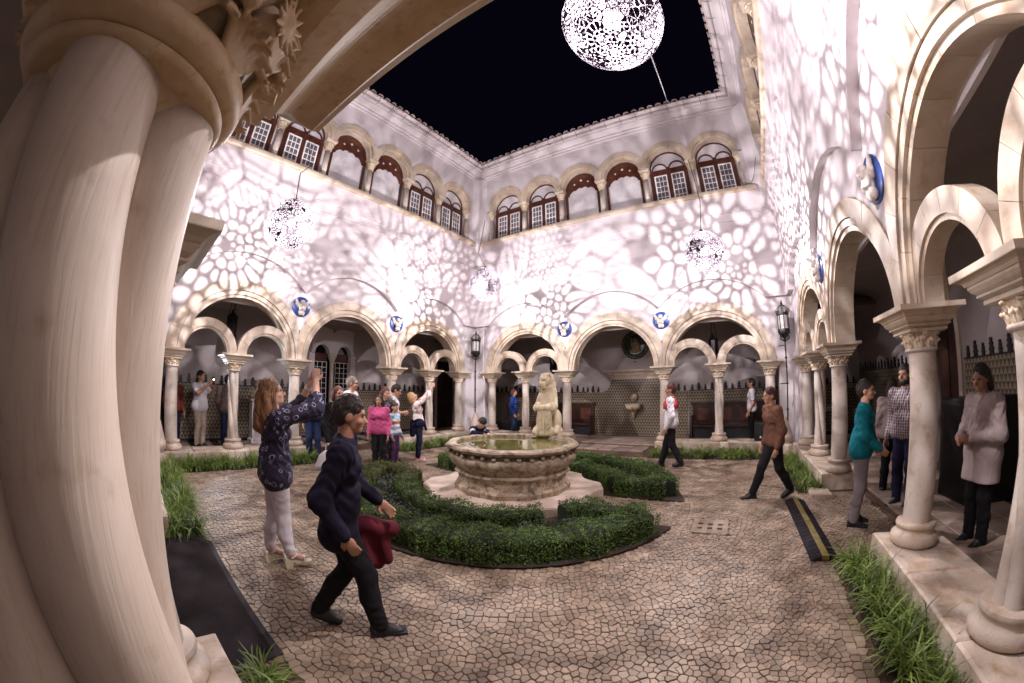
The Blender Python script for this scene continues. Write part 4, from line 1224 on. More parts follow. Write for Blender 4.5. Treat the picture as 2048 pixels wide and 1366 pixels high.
# ================================================================== fountain
fo = thing('fountain', 'twelve-sided stone basin fountain with a row of stone balls, full of green water', 'fountain', (FC[0],FC[1],0), math.radians(4.5))
def plat(b):
    p = []
    for k in range(8):
        c = PI/4*k+PI/8
        for d in (-.145,.145): p.append((1.44*math.cos(c+d),1.44*math.sin(c+d)))
        for j in range(1,6):
            q = c+.145+(PI/4-.29)*j/6; r = 1.42-.13*math.sin(PI*j/6); p.append((r*math.cos(q),r*math.sin(q)))
    b.slab(p,-.05,.11)
    p2 = [(x*.985,y*.985) for x,y in p]; b.slab(p2,.11,.12)
one('platform', M['platform'], fo, plat)
def poly12(r, z, a): # distance to a 12-gon of apothem-ish r
    s = PI/6; return r*math.cos(s/2)/math.cos(((a+s/2) % s)-s/2)
prof = [(.90,.12),(.91,.19),(.88,.215),(.86,.22),(.85,.26),(.835,.30),(.845,.36),(.885,.385),(.905,.41),(.895,.435),(.865,.445),(.88,.48),(.935,.53),(.975,.58),(.99,.62),(.985,.66),(.965,.685),(.93,.69),(.93,.735),(.955,.74),(1.0,.755),(1.03,.775),(1.045,.80),(1.03,.825),(.985,.84),(.90,.838),(.885,.825),(.88,.78),(.88,.5)]
b = MB(); b.lathe([(r*1.02,z) for r,z in prof], 96, mod=poly12, caps=False); b.obj('basin', M['fountain'], fo, True, 40)
bl = MB(); bl.ball((0,0,0), .036, 12, 8); blm = bl.mesh('ball', M['fountain'], True)
for k in range(36):
    a = 2*PI*(k+.5)/36; r = poly12(.985,0,a); link('ball', blm, fo, T(r*math.cos(a), r*math.sin(a), .712))
one('water', M['water'], fo, lambda b: b.slab([(poly12(.89,0,2*PI*k/48)*math.cos(2*PI*k/48), poly12(.89,0,2*PI*k/48)*math.sin(2*PI*k/48)) for k in range(48)], .72, .785))

# lion holding a scrolled shield, at the back of the basin
li = thing('lion_statue', 'pale stone lion sitting upright behind the basin, holding a scrolled shield', 'statue', (5.04,-3.90,.80), math.radians(16)); li.scale = (.80,.84,1.0)
# local: -y is the lion's front, +x its left
hd = T(-.03,-.10,1.02) @ RZ(math.radians(-28)) @ RX(math.radians(14))
def hp(x,y,z): return tuple(hd @ Vector((x,y,z)))
hR = hd.to_3x3().to_4x4()
pr = [('b',(.03,.03,.045),(.25,.30,.045),.012,None),
 ('c',(.02,.16,.26),(.0,.0,.66),.20,.185),('c',(0,.0,.66),(-.01,-.04,.88),.185,.14),('e',(0,-.10,.60),(.16,.14,.24),None),
 ('e',(.20,.08,.27),(.10,.21,.20),RX(.5)),('e',(-.19,.08,.27),(.10,.21,.20),RX(.5)),
 ('c',(.22,-.02,.14),(.22,-.22,.12),.075,.075),('e',(.22,-.28,.10),(.075,.09,.06),None),('c',(-.22,-.02,.14),(-.22,-.22,.12),.075,.075),('e',(-.22,-.28,.10),(.075,.09,.06),None),
 ('c',(.15,-.06,.70),(.19,-.17,.56),.085,.07),('c',(.19,-.17,.56),(.09,-.30,.555),.07,.06),('e',(.075,-.335,.55),(.06,.06,.05),None),
 ('c',(-.15,-.06,.70),(-.20,-.17,.56),.085,.07),('c',(-.20,-.17,.56),(-.13,-.30,.57),.07,.06),('e',(-.13,-.335,.56),(.06,.06,.05),None),
 ('c',(.05,.12,.80),(.02,.10,.42),.13,.12),('e',(-.01,.02,.96),(.17,.15,.20),None),
 ('e',hp(0,0,0),(.135,.15,.135),hR),('e',hp(0,-.14,-.035),(.085,.10,.07),hR),('e',hp(0,-.13,-.10),(.065,.075,.035),hR),('e',hp(0,-.10,.05),(.10,.07,.05),hR),
 ('e',hp(.115,.02,.085),(.035,.03,.04),hR),('e',hp(-.115,.02,.085),(.035,.03,.04),hR),('e',hp(0,-.225,.0),(.035,.02,.02),hR),
 ('c',hp(.05,-.10,.06),hp(.09,-.06,.06),.02,.02),('c',hp(-.05,-.10,.06),hp(-.09,-.06,.06),.02,.02),
 ('c',(.25,.22,.12),(.14,.30,.10),.04,.035)]
for k in range(26):
    q = random.uniform(.3,2.9)+PI*.05; z = random.uniform(.72,1.12); r = .16+.05*random.random(); x,y = r*math.cos(q), .02+r*math.sin(q)*.9
    pr.append(('c',(x,y,z),(x*1.12,y*1.1+.01,z-.14),.03,.014))
subs = [('e',hp(.052,-.145,.028),(.022,.025,.014),hR),('e',hp(-.052,-.145,.028),(.022,.025,.014),hR),('c',hp(-.05,-.21,-.075),hp(.05,-.21,-.075),.012,.012)]
for sx in (-1,1):
    for k in (-1,0,1): subs.append(('c',(sx*.22+k*.035,-.38,.09),(sx*.22+k*.03,-.31,.16),.006,.006))
V,Q = sdf_mesh(pr, .0105, .022, subs, .008, relief=lambda X,Y,Z: .0045*np.sin(90*X+25*np.sin(14*Z))*np.clip((Z-.55)*5,0,1)*np.clip((Y+.03)*12,0,1))
link('body', np_mesh('body',[(V,Q,0)],M['lion']), li)
pr = [('b',(0,-.34,.30),(.145,.020,.22),.012,RX(.10)),('c',(-.19,-.36,.53),(.19,-.36,.53),.055,.055),('c',(-.19,-.36,.53),(-.16,-.36,.53),.068,.05),('c',(.19,-.36,.53),(.16,-.36,.53),.068,.05),('e',(0,-.385,.545),(.05,.045,.05),None),
      ('c',(-.17,-.30,.075),(.17,-.30,.075),.062,.062),('e',(-.17,-.32,.10),(.06,.07,.09),None),('e',(.17,-.32,.10),(.06,.07,.09),None),('c',(0,-.375,.10),(0,-.37,.46),.008,.008)]
for sx in (-1,1):
    for k in range(4): pr.append(('c',(sx*.07,-.378,.16+.075*k),(sx*(.10-.03*(k%2)),-.372,.20+.075*k),.008,.007))
V,Q = sdf_mesh(pr, .0095, .012); link('shield', np_mesh('shield',[(V,Q,0)],M['lion']), li)
one('pedestal', M['fountain'], li, lambda b: b.loft_rect([(-.32,.34,-.34,.42,-.80),(-.32,.34,-.34,.42,-.72),(-.28,.30,-.30,.38,-.68),(-.28,.30,-.14,.38,-.06),(-.30,.32,-.20,.40,-.03),(-.30,.32,-.30,.40,.0)]))
# ================================================================== roundels with angels over the columns
def angel(rot=0.0):
    pr = [('e',(0,.05,-.03),(.075,.05,.11),None),('e',(0,.10,.075),(.052,.055,.062),None),('e',(0,.085,.095),(.062,.05,.055),None),
      ('c',(-.07,.06,.03),(-.05,.10,-.07),.03,.026),('c',(-.05,.10,-.07),(.03,.12,-.05),.026,.02),('c',(.07,.06,.03),(.06,.10,-.08),.03,.026),('c',(.06,.10,-.08),(-.02,.125,-.03),.026,.02),
      ('e',(-.035,.06,-.15),(.045,.05,.06),None),('e',(.04,.06,-.15),(.045,.05,.06),None)]
    for sx in (-1,1):
        pr += [('c',(sx*.06,.03,.0),(sx*.13,.05,.10),.028,.022),('c',(sx*.10,.045,.06),(sx*.185,.06,.195),.036,.008),('c',(sx*.10,.04,.03),(sx*.185,.05,.12),.03,.008),('c',(sx*.09,.035,-.01),(sx*.165,.04,.05),.026,.008)]
    V,Q = sdf_mesh(pr, .0085, .016, [('c',(-.03,.15,.075),(-.015,.15,.075),.008,.008),('c',(.03,.15,.075),(.015,.15,.075),.008,.008)], .006)
    return np_mesh('angel',[(V,Q,0)],M['glaze'])
angm = angel()
dm = MB(); dm.xf = RX(-PI/2); dm.lathe([(0,-.02),(.232,-.02),(.232,.012),(.215,.022),(.0,.016)],36,caps=False); dmm = dm.mesh('disc', M['blue'], True, 40)
def roundel(label, x, y, rz):
    t = thing('angel_roundel', label, 'plaque', (x,y,3.40), rz, 'blue roundels with white angels'); link('disc', dmm, t); link('angel', angm, t)
for s,l in ((3.56,'blue round plaque with a white angel above the man in the white T-shirt'),(6.44,'blue round plaque with a white winged angel, leftmost on the left wall')): roundel(l, .125, -s, -PI/2)
for s,l in ((3.56,'blue round plaque with a white winged angel above and right of the lion'),(6.44,'blue round plaque with a white angel left of the far right lantern globe')): roundel(l, s, -.125, PI)
for s,l in ((3.56,'small blue angel plaque seen almost edge-on by the far right arches'),(6.44,'large blue angel plaque seen side-on on the right wall')): roundel(l, 9.875, -s, PI/2)

# ================================================================== corner lanterns on poles, with their stone feet
def corner_lantern(label, x, y, rz, lab2):
    t = thing('pole_lantern', label, 'lantern', (x,y,0), rz, 'iron pole lanterns in the corners')
    one('pole', M['iron'], t, lambda b: (b.tube([(0,0,.45),(0,0,2.62)],.016,8), [b.ball((0,0,z),(.034,.034,.026),8,6) for z in (1.02,1.62,2.22)]))
    one('bracket', M['iron'], t, lambda b: b.tube([(0,0,2.5),(0,.13,2.5),(0,.26,2.48)],.012,6)); one('bracket', M['iron'], t, lambda b: b.tube([(0,0,1.62),(0,.26,1.62)],.012,6))
    def cage(b):
        b.lathe([(.02,2.58),(.05,2.62),(.03,2.66),(.10,2.74),(.145,2.78),(.15,2.82),(.13,2.83)],8)
        for k in range(8):
            q = k*PI/4; c,s = math.cos(q), math.sin(q)
            b.tube([(.135*c,.135*s,2.82),(.135*c,.135*s,3.22)],.010,4); b.tube([(.145*c,.145*s,3.27),(.15*c,.15*s,3.36),(.08*c,.08*s,3.44),(.0,.0,3.47)],.009,4)
            b.tube([(.145*c,.145*s,3.26),(.18*c,.18*s,3.31),(.17*c,.17*s,3.36)],.008,4)
            b.tube([(.05*c,.05*s,2.62),(.12*c,.12*s,2.66),(.10*c,.10*s,2.75)],.009,4)
        b.lathe([(.13,3.21),(.155,3.22),(.155,3.27),(.135,3.28)],8); b.lathe([(.02,3.45),(.03,3.50),(.01,3.58)],8)
        b.lathe([(.152,2.80),(.156,2.84),(.152,2.88),(.138,2.89)],8)
    one('cage', M['iron'], t, cage)
    for k in range(8): one('glass', M['lampglass'], t, lambda b: b.box(-.045,.045,.108,.112,2.83,3.21), mat4=RZ(k*PI/4+PI/8))
    f = thing('lantern_foot', lab2, 'stone foot', (x,y,0), rz, 'carved stone feet under the corner lanterns')
    V,Q = sdf_mesh([('b',(0,.06,.10),(.16,.12,.10),.02,None),('c',(0,.08,.2),(0,.08,.38),.13,.10),('e',(0,.0,.40),(.14,.12,.10),None),('c',(0,.10,.42),(0,.14,.80),.19,.07),('e',(.0,-.02,.50),(.06,.09,.09),None)], .018, .04)
    link('shell', np_mesh('shell',[(V,Q,0)],M['platform']), f)
corner_lantern('black iron pole lantern in the inner corner behind the crouching boy', .42, -.42, PI/4+PI, 'carved stone foot of the lantern pole behind the crouching boy')
corner_lantern('black iron pole lantern in the far right corner', 9.58, -.42, PI*.75, 'carved stone foot of the lantern pole in the far right corner')
corner_lantern('black iron pole lantern just right of the huge pillar', .42, -9.58, -PI*.25-PI/2+PI, 'carved stone foot of the lantern pole beside the huge pillar')
# white downpipe in the inner corner
dp = thing('downpipe', 'white downpipe in the inner corner right of the lantern', 'pipe', (.62,-.20,0), 0)
one('pipe', M['plaster'], dp, lambda b: b.tube([(0,0,.25),(0,0,1.9),(-.05,.0,2.1),(-.05,0,3.7)],.028,8))
[one('collar', M['plaster'], dp, lambda b: b.lathe([(.03,z),(.036,z+.01),(.036,z+.05),(.03,z+.06)],8)) for z in (.9,1.75)]

# ================================================================== lace globes
def lace_mesh(seed, sc=1.0, wm=1.0, fill=.22, nets=16, big=.105, ow=.0085, pf=.36, tw_=.0042):
    r_ = np.random.default_rng(seed)
    def ndv(n): v = r_.normal(size=(n,3)); return v/np.linalg.norm(v,axis=1)[:,None]
    C = []; 
    cand = ndv(4000); cen = []
    for c in cand:
        if all(c@d < math.cos(.36*sc) for d in cen): cen.append(c)
    pts = []; kinds = []
    def ring(c, th, n, ph):
        a = np.cross(c, (0.3,.2,.9)); a /= np.linalg.norm(a); b = np.cross(c,a)
        return [c*math.cos(th)+(a*math.cos(ph+2*PI*k/n)+b*math.sin(ph+2*PI*k/n))*math.sin(th) for k in range(n)]
    for c in cen:
        kd = r_.choice(['flower','net','open','big'], p=[pf,.04,(.96-pf)/2,(.96-pf)/2])
        if kd == 'flower':
            n = int(r_.integers(7,11)); s = r_.uniform(.8,1.15)*sc
            new = [(c,'f')]+[(p,'f') for p in ring(c,.055*s,n,0)]+[(p,'h') for p in ring(c,.13*s,n,.3)]+[(p,'f') for p in ring(c,.20*s,2*n,0)]
        elif kd == 'net':
            a = np.cross(c,(.1,.9,.2)); a /= np.linalg.norm(a); b = np.cross(c,a); new = []
            for i in range(-4,5):
                for j in range(-4,5):
                    u,v = .047*sc*(i+.5*(j%2)), .047*sc*j
                    if u*u+v*v < .045*sc*sc: p = c+a*u+b*v; new.append((p/np.linalg.norm(p),'n'))
        elif kd == 'open': new = [(p,'o') for p in ring(c,.17*sc,5,r_.uniform(0,3))]+[(c,'o')]
        else: new = [(c,'o')]+[(p,'o') for p in ring(c,.26*sc,5,r_.uniform(0,3))]
        for p,q in new:
            if all(p@x < math.cos(.034*sc) for x in pts): pts.append(p); kinds.append(q)
    for c in ndv(700):
        if all(c@x < math.cos(big*sc) for x in pts): pts.append(c); kinds.append('o')
    for c in ndv(500):
        if all(c@x < math.cos(big*.9*sc) for x in pts): pts.append(c); kinds.append('o')
    P = np.array(pts)
    bm = bmesh.new(); vs = [bm.verts.new(p) for p in P]; bm.verts.index_update()
    bmesh.ops.convex_hull(bm, input=vs); bmesh.ops.triangulate(bm, faces=bm.faces[:])
    bm.verts.index_update()
    key = {tuple(np.round(v.co,5)): i for i,v in enumerate(bm.verts)}
    b = MB(); R = .40
    def shape(p):
        z = p[2]; return Vector((p[0]*R*(1-.10*max(z,0)), p[1]*R*(1-.10*max(z,0)), z*R*1.10))
    kd_of = {tuple(np.round(p,5)): q for p,q in zip(P,kinds)}
    for v in bm.verts:
        q = kd_of.get(tuple(np.round(v.co,5)),'o')
        fs = list(v.link_faces)
        if len(fs) < 3: continue
        ref = v.co.normalized(); a = ref.cross(Vector((.31,.52,.78))).normalized(); bb = ref.cross(a)
        cs = []
        for f in fs:
            n = f.normal if f.normal.dot(ref) > 0 else -f.normal
            cs.append(n.normalized())
        cs.sort(key=lambda c: math.atan2(c.dot(bb), c.dot(a)))
        # chaikin the cell, then inset for the hole
        poly = [c for c in cs]
        mid = sum(poly, Vector())/len(poly)
        out = []
        for i in range(len(poly)):
            out += [poly[i], (poly[i]+poly[(i+1)%len(poly)])/2]
        wdt = {'f':.016,'h':.013,'n':.0075,'o':ow}[q]*r_.uniform(.75,1.3)*wm
        inn = []
        m_ = len(out)
        for i in range(m_):
            p = out[i]; kq = .5 if q in 'fh' else .22; sm = p*(1-kq)+(out[i-1]+out[(i+1)%m_])*kq/2
            d = (sm-mid).length
            inn.append(mid+(sm-mid)*max(.12,(d-wdt)/max(d,1e-6)) )
        if q == 'f' and r_.uniform() < fill:
            b.add([shape(c.normalized()) for c in out], [tuple(range(m_))]); continue
        V = [shape(c.normalized()) for c in out]+[shape(c.normalized())*(1.0) for c in inn]
        b.add(V, [(i,(i+1)%m_,m_+(i+1)%m_,m_+i) for i in range(m_)])
        if q == 'o' and m_ >= 8 and r_.uniform() < .65:
            for rep in range(int(r_.integers(1,4))):
                i = int(r_.integers(0,m_)); j = (i+m_//2+int(r_.integers(-1,2)))%m_; tw = .0035*wm; A_,B_ = inn[i],inn[j]
                d = (B_-A_).cross(mid).normalized()*tw; b.add([shape((A_-d).normalized()),shape((B_-d).normalized()),shape((B_+d).normalized()),shape((A_+d).normalized())],[(0,1,2,3)])
    def thread(u, v, tw, off=0.0):
        ax = np.cross(u, v); ax /= np.linalg.norm(ax)+1e-9; ang = math.acos(max(-1,min(1,float(u@v)))); n = max(3,int(ang/.07)); vs = []
        for i in range(n+1):
            t = ang*i/n; c = u*math.cos(t)+np.cross(ax,u)*math.sin(t); bow = math.sin(PI*i/n)*off
            for sg in (-1,1): vs.append(shape(Vector(c+ax*(sg*tw+bow)).normalized()))
        b.add(vs, [(2*i,2*i+1,2*i+3,2*i+2) for i in range(n)])
    for k in range(nets):
        c = ndv(1)[0]; a_ = np.cross(c, ndv(1)[0]); a_ /= np.linalg.norm(a_); b2 = np.cross(c, a_); w2 = r_.uniform(.25,.5); l2 = r_.uniform(.3,.55); st_ = r_.uniform(.055,.10)
        for dirs in ((a_+.35*b2, b2),(b2*.9+.35*a_, a_)) if r_.uniform() < .6 else ((a_, b2),):
            d, q = dirs
            for i in range(-int(w2/st_), int(w2/st_)+1):
                u = c+q*i*st_-d*l2*r_.uniform(.7,1); v = c+q*i*st_+d*l2*r_.uniform(.7,1); thread(u/np.linalg.norm(u), v/np.linalg.norm(v), tw_*wm*r_.uniform(.7,1.4), r_.uniform(-.03,.03))
    for k in range(40):
        u = ndv(1)[0]; v = u+.9*ndv(1)[0]; thread(u, v/np.linalg.norm(v), .006*wm, r_.uniform(-.12,.12))
    bm.free()
    return b.mesh('shade', M['lace'])
lm = lace_mesh(11,1.15,1.0,.16,34,.15,.0075); lm2 = lace_mesh(23,1.35,.95,.09,26,.38,.0062,.24,.0055); lm3 = lace_mesh(37,1.35,.95,.09,26,.40,.0062,.24,.0055)
glob = [('near lace globe lamp hanging highest in the picture, cut by its top edge',.12),('lace globe lamp hanging by the left wall above the woman\'s raised hands',1.3),('smallest lace globe lamp, hanging before the inner corner',2.2),('lace globe lamp at the right, in front of the back wall',3.4)]
for i,((x,y,z),(lab,rot)) in enumerate(zip(LAMP_POS, glob)):
    t = thing('lace_globe_lamp', lab, 'lamp', (x,y,z), rot, 'crocheted lace globe lamps over the court')
    link('shade', (lm,lm2,lm3,lm2)[i], t, RZ(0))
    bu_ = one('bulb', M['bulb'], t, lambda b: b.ball((0,0,0), .07, 16, 12), True)
    one('socket', M['black'], t, lambda b: b.lathe([(.012,.40),(.03,.41),(.03,.47),(.012,.48)],8))
    one('flex', M['cable'], t, lambda b: b.tube([(0,0,.075),(.01,0,.2),(0,0,.44)],.004,5))
    ld = bpy.data.lights.new('bulb_light','POINT'); ld.energy = LAMP_W; ld.color = LAMP_COL; ld.shadow_soft_size = .009
    lo = link('bulb_light', ld, t)
    bu_.visible_shadow = True
def wire(name, label, pts, r, m_, sag=0.0):
    P = [Vector(p) for p in pts]; out = []
    for i in range(len(P)-1):
        for k in range(8):
            t = k/8; p = P[i].lerp(P[i+1],t); p.z -= sag*4*t*(1-t); out.append(p)
    out.append(P[-1])
    b = MB(); b.tube(out, r, 5, 0); return tag(b.obj(name, m_), label, 'cable')
L0,L1,L2,L3 = [Vector(p) for p in LAMP_POS]
wire('lamp_cable','black cable from the left globe up to the upper windows of the left wall',[L1+Vector((0,0,.47)),(2.2,-7.75,5.4),(.42,-6.95,6.75),(.20,-7.12,7.9)],.009,M['cable'])
wire('lamp_cable','black cable from the corner globe up into the inner corner',[L2+Vector((0,0,.47)),(.52,-.50,6.3),(.66,-.36,7.6)],.009,M['cable'])
wire('lamp_cable','black cable from the right globe up past the back wall windows',[L3+Vector((0,0,.47)),(7.90,-.46,6.4),(7.86,-.30,7.2),(7.80,-.30,7.9)],.009,M['cable'])
wire('stay_cord','white cord from the near globe to the roof edge',[L0+Vector((.18,.3,-.18)),(7.63,-.70,9.86)],.006,M['rope'])
wire('stay_cord','faint white cord running down the upper back wall',[(7.65,-.27,9.3),(7.78,-.27,8.55)],.006,M['rope'])
wire('lamp_cable','thin black cable looping round the last back window to the right wall',[(9.25,-.34,6.85),(9.42,-.45,6.8),(9.62,-.8,7.3)],.009,M['cable'],.06)
wire('stay_cord','thin white cord across the upper openings of the left wall',[(.33,-7.0,8.55),(.33,-5.5,8.35),(.33,-4.0,8.25)],.004,M['rope'])
ma = thing('radio_mast', 'tiny lit radio mast beyond the back roof', 'mast', (-60,118,0)); 
one('lattice_mast', M['mast'], ma, lambda b: (b.tube([(0,0,10),(0,0,94)],[.8,.25],5), b.ball((0,0,85),1.1,8,6)))

# ================================================================== mat, cable ramp
mt = thing('floor_mat', 'long dark rubber mat with a grey border at the bottom left', 'mat', (0,0,0))
mp = [(3.92,-9.62),(4.02,-9.3),(4.2,-9.19),(6.2,-9.215),(6.24,-9.60),(6.2,-9.85),(5.0,-9.95),(3.95,-9.9)]
cx_ = sum(p[0] for p in mp)/8; cy_ = sum(p[1] for p in mp)/8
one('border', M['rug_edge'], mt, lambda b: b.slab(mp,.004,.014))
one('pile', M['rug'], mt, lambda b: b.slab([(x+.06*(1 if x < cx_ else -1)*(abs(x-cx_) > .6), y+.045*(1 if y < cy_ else -1)) for x,y in mp],.014,.020))
ra = thing('cable_ramp', 'black and yellow cable ramp lying on the cobbles by the right passage', 'cable ramp', (9.22,-5.25,0), math.radians(91.5)); ra.scale = (1,.84,1)
for k in range(2):
    x0 = -.98+k*.98
    def side(sg):
        def f(b):
            b.prism([(0,0)],0,0) if 0 else None
            for j in range(10):
                a,c = x0+.005+j*.097, x0+.005+j*.097+.085
                vs = [(a,sg*.045,.008),(c,sg*.045,.008),(c,sg*.17,.004),(a,sg*.17,.004),(a,sg*.045,.055),(c,sg*.045,.055),(c,sg*.165,.012),(a,sg*.165,.012)]
                b.add(vs,[(0,1,2,3),(4,5,6,7),(0,1,5,4),(2,3,7,6),(1,2,6,5),(0,3,7,4)])
            vs = [(x0,sg*.045,.004),(x0+.975,sg*.045,.004),(x0+.975,sg*.172,.003),(x0,sg*.172,.003),(x0,sg*.045,.050),(x0+.975,sg*.045,.050),(x0+.975,sg*.172,.008),(x0,sg*.172,.008)]
            b.add(vs,[(0,1,2,3),(4,5,6,7),(0,1,5,4),(2,3,7,6),(1,2,6,5),(0,3,7,4)])
        return f
    for sg in (-1,1): one('ramp_side', M['ramp_black'], ra, side(sg))
    one('lid', M['ramp_yellow'], ra, lambda b: b.loft_rect([(x0+.002,x0+.973,-.043,.043,.01),(x0+.002,x0+.973,-.043,.043,.052),(x0+.008,x0+.967,-.037,.037,.058)]))
# ================================================================== people
def cloth(name, col, rough=.85, var=.18):
    m, nt, b = new_mat(name); v = coords(nt)
    f = noise(nt, v, 5, 4); g = noise(nt, coords(nt,'Object',(9,9,4)), 1.6, 4, .55, 1.2)
    c = mixc(nt, ramp(nt, f, [(.3,(0,0,0)),(.7,(1,1,1))]), tuple(x*(1-var) for x in col), tuple(x*(1+var) for x in col))
    nt.links.new(c, b.inputs['Base Color']); b.inputs['Roughness'].default_value = rough; b.inputs['Specular IOR Level'].default_value = .2
    bump(nt, b, g, .35, .015); return m
def skin(name, col):
    m, nt, b = new_mat(name); v = coords(nt); f = noise(nt, v, 9, 3)
    c = mixc(nt, ramp(nt, f, [(.3,(0,0,0)),(.7,(1,1,1))]), tuple(x*.88 for x in col), col)
    nt.links.new(c, b.inputs['Base Color']); b.inputs['Roughness'].default_value = .5
    b.inputs['Subsurface Weight'].default_value = .12; b.inputs['Subsurface Radius'].default_value = (.012,.005,.003); return m
SKIN = skin('skin', (.52,.27,.18)); SKIN2 = skin('skin_pale', (.60,.35,.26)); SKIN3 = skin('skin_dark', (.36,.18,.11))
EYE = simple('eye', (.02,.014,.012), .2); LIP = simple('lips', (.36,.10,.09), .4)
def hairm(name, c0, c1):
    m, nt, b = new_mat(name); v = coords(nt, 'Object', (28,28,2.2)); f = noise(nt, v, 3.2, 5, .6, .4)
    v2 = coords(nt); g = noise(nt, v2, 3.0, 2)
    c = mixc(nt, ramp(nt, f, [(.35,(0,0,0)),(.68,(1,1,1))]), c0, c1); gi_ = nd(nt, 'ShaderNodeNewGeometry'); c = mixc(nt, 1.0, c, ramp(nt, gi_.outputs['Random Per Island'], [(0,(.6,.6,.6)),(1,(1.25,1.2,1.15))]), 'MULTIPLY'); nt.links.new(c, b.inputs['Base Color'])
    b.inputs['Roughness'].default_value = .42; bump(nt, b, f, .9, .02); return m
HB = hairm('hair_brown', (.07,.028,.012), (.30,.14,.05)); HD = hairm('hair_dark', (.010,.007,.006), (.04,.025,.018))
HBL = hairm('hair_blonde', (.26,.15,.05), (.60,.40,.17)); HG = hairm('hair_grey', (.18,.14,.12), (.42,.35,.31)); HR = hairm('hair_auburn', (.06,.015,.012), (.16,.05,.035))
def paisley():
    m, nt, b = new_mat('paisley_cloth'); v = coords(nt)
    w_ = nd(nt, 'ShaderNodeTexNoise'); w_.inputs['Scale'].default_value = 5; nt.links.new(v, w_.inputs['Vector'])
    av = nd(nt, 'ShaderNodeVectorMath', operation='MULTIPLY_ADD'); nt.links.new(w_.outputs['Color'], av.inputs[0]); av.inputs[1].default_value = (.17,.17,.10); nt.links.new(v, av.inputs[2])
    vo = nd(nt, 'ShaderNodeTexVoronoi'); vo.inputs['Scale'].default_value = 15; nt.links.new(av.outputs[0], vo.inputs['Vector'])
    v2 = nd(nt, 'ShaderNodeTexVoronoi'); v2.inputs['Scale'].default_value = 48; nt.links.new(v, v2.inputs['Vector'])
    r1 = ramp(nt, vo.outputs['Distance'], [(.0,(.75,.75,.75)),(.10,(0,0,0)),(.22,(0,0,0)),(.28,(.9,.9,.9)),(.36,(0,0,0))]); 
    r2 = ramp(nt, v2.outputs['Distance'], [(.0,(.45,.45,.45)),(.2,(0,0,0))])
    k = ramp(nt, noise(nt, v, 4.5, 2), [(.30,(.25,.25,.25)),(.55,(1,1,1))])
    f = mixc(nt, 1.0, mixc(nt, 1.0, r1, r2, 'LIGHTEN'), k, 'MULTIPLY')
    base = mixc(nt, noise(nt, v, 6, 3), (.006,.005,.012), (.040,.028,.075))
    c = mixc(nt, f, base, (.60,.56,.78)); nt.links.new(c, b.inputs['Base Color']); b.inputs['Roughness'].default_value = .8
    bump(nt, b, noise(nt, v, 10, 3, .6, 1.0), .6, .03); return m
PAIS = paisley()
def stripes():
    m, nt, b = new_mat('striped_knit'); v = coords(nt); sx = nd(nt, 'ShaderNodeSeparateXYZ'); nt.links.new(v, sx.inputs[0])
    mr = nd(nt, 'ShaderNodeMapRange'); mr.inputs[1].default_value = .55; mr.inputs[2].default_value = 1.12; nt.links.new(sx.outputs[2], mr.inputs[0])
    r = nd(nt, 'ShaderNodeValToRGB'); r.color_ramp.interpolation = 'CONSTANT'; el = r.color_ramp.elements
    stops = [(0,(.62,.60,.64)),(.16,(.16,.22,.34)),(.26,(.64,.62,.66)),(.38,(.24,.36,.50)),(.48,(.64,.60,.62)),(.56,(.55,.16,.10)),(.66,(.66,.62,.60)),(.76,(.30,.44,.56)),(.88,(.42,.56,.66))]
    while len(el) < len(stops): el.new(.5)
    for e,(p,c) in zip(el, stops): e.position = p; e.color = (*c,1)
    nt.links.new(mr.outputs[0], r.inputs[0]); nt.links.new(r.outputs[0], b.inputs['Base Color']); b.inputs['Roughness'].default_value = .9; return m
def patches(name, base, spot, scale=9, thr=.58):
    m, nt, b = new_mat(name); v = coords(nt)
    c = mixc(nt, ramp(nt, noise(nt, v, scale, 3), [(thr-.02,(0,0,0)),(thr+.02,(1,1,1))]), base, spot); nt.links.new(c, b.inputs['Base Color']); b.inputs['Roughness'].default_value = .85; return m
def plaid():
    m, nt, b = new_mat('plaid_cloth'); v = coords(nt)
    w1 = nd(nt, 'ShaderNodeTexWave', bands_direction='X'); w1.inputs['Scale'].default_value = 9; nt.links.new(v, w1.inputs[0])
    w2 = nd(nt, 'ShaderNodeTexWave', bands_direction='Z'); w2.inputs['Scale'].default_value = 9; nt.links.new(v, w2.inputs[0])
    c = mixc(nt, ramp(nt, w1.outputs[0], [(.6,(0,0,0)),(.75,(1,1,1))]), (.05,.025,.03), (.36,.28,.30)); c = mixc(nt, ramp(nt, w2.outputs[0], [(.7,(0,0,0)),(.8,(.6,.6,.6))]), c, (.40,.32,.34))
    nt.links.new(c, b.inputs['Base Color']); return m
C = {k: cloth('cloth_'+k, v) for k,v in dict(white=(.68,.64,.68), jeans_white=(.72,.66,.70), navy=(.012,.012,.035), night=(.010,.008,.020), black=(.010,.009,.011), coral=(.50,.12,.09), pink=(.42,.07,.17), denim=(.025,.04,.10),
     beige=(.46,.37,.30), coat=(.36,.29,.28), teal=(.005,.15,.19), grey=(.22,.19,.20), brown=(.15,.07,.045), red=(.50,.06,.07), maroon=(.10,.012,.022), purple=(.06,.025,.07), greybrown=(.17,.12,.12), blue=(.03,.07,.30), rust=(.22,.055,.035), olive=(.16,.15,.12)).items()}
C['floral'] = patches('floral_cloth', (.68,.60,.58), (.55,.18,.16)); C['dress'] = patches('dotted_dress', (.02,.016,.02), (.35,.28,.28), 30, .6)
SH = {'sand': simple('sandal_leather', (.62,.52,.36), .5), 'black': M['black'], 'pink': cloth('pink_canvas', (.55,.22,.20)), 'white': cloth('white_canvas', (.6,.58,.58)), 'brown': cloth('brown_leather', (.09,.04,.02)), 'grey': cloth('grey_canvas', (.15,.14,.15))}
C['stripe'] = stripes(); C['plaid'] = plaid()

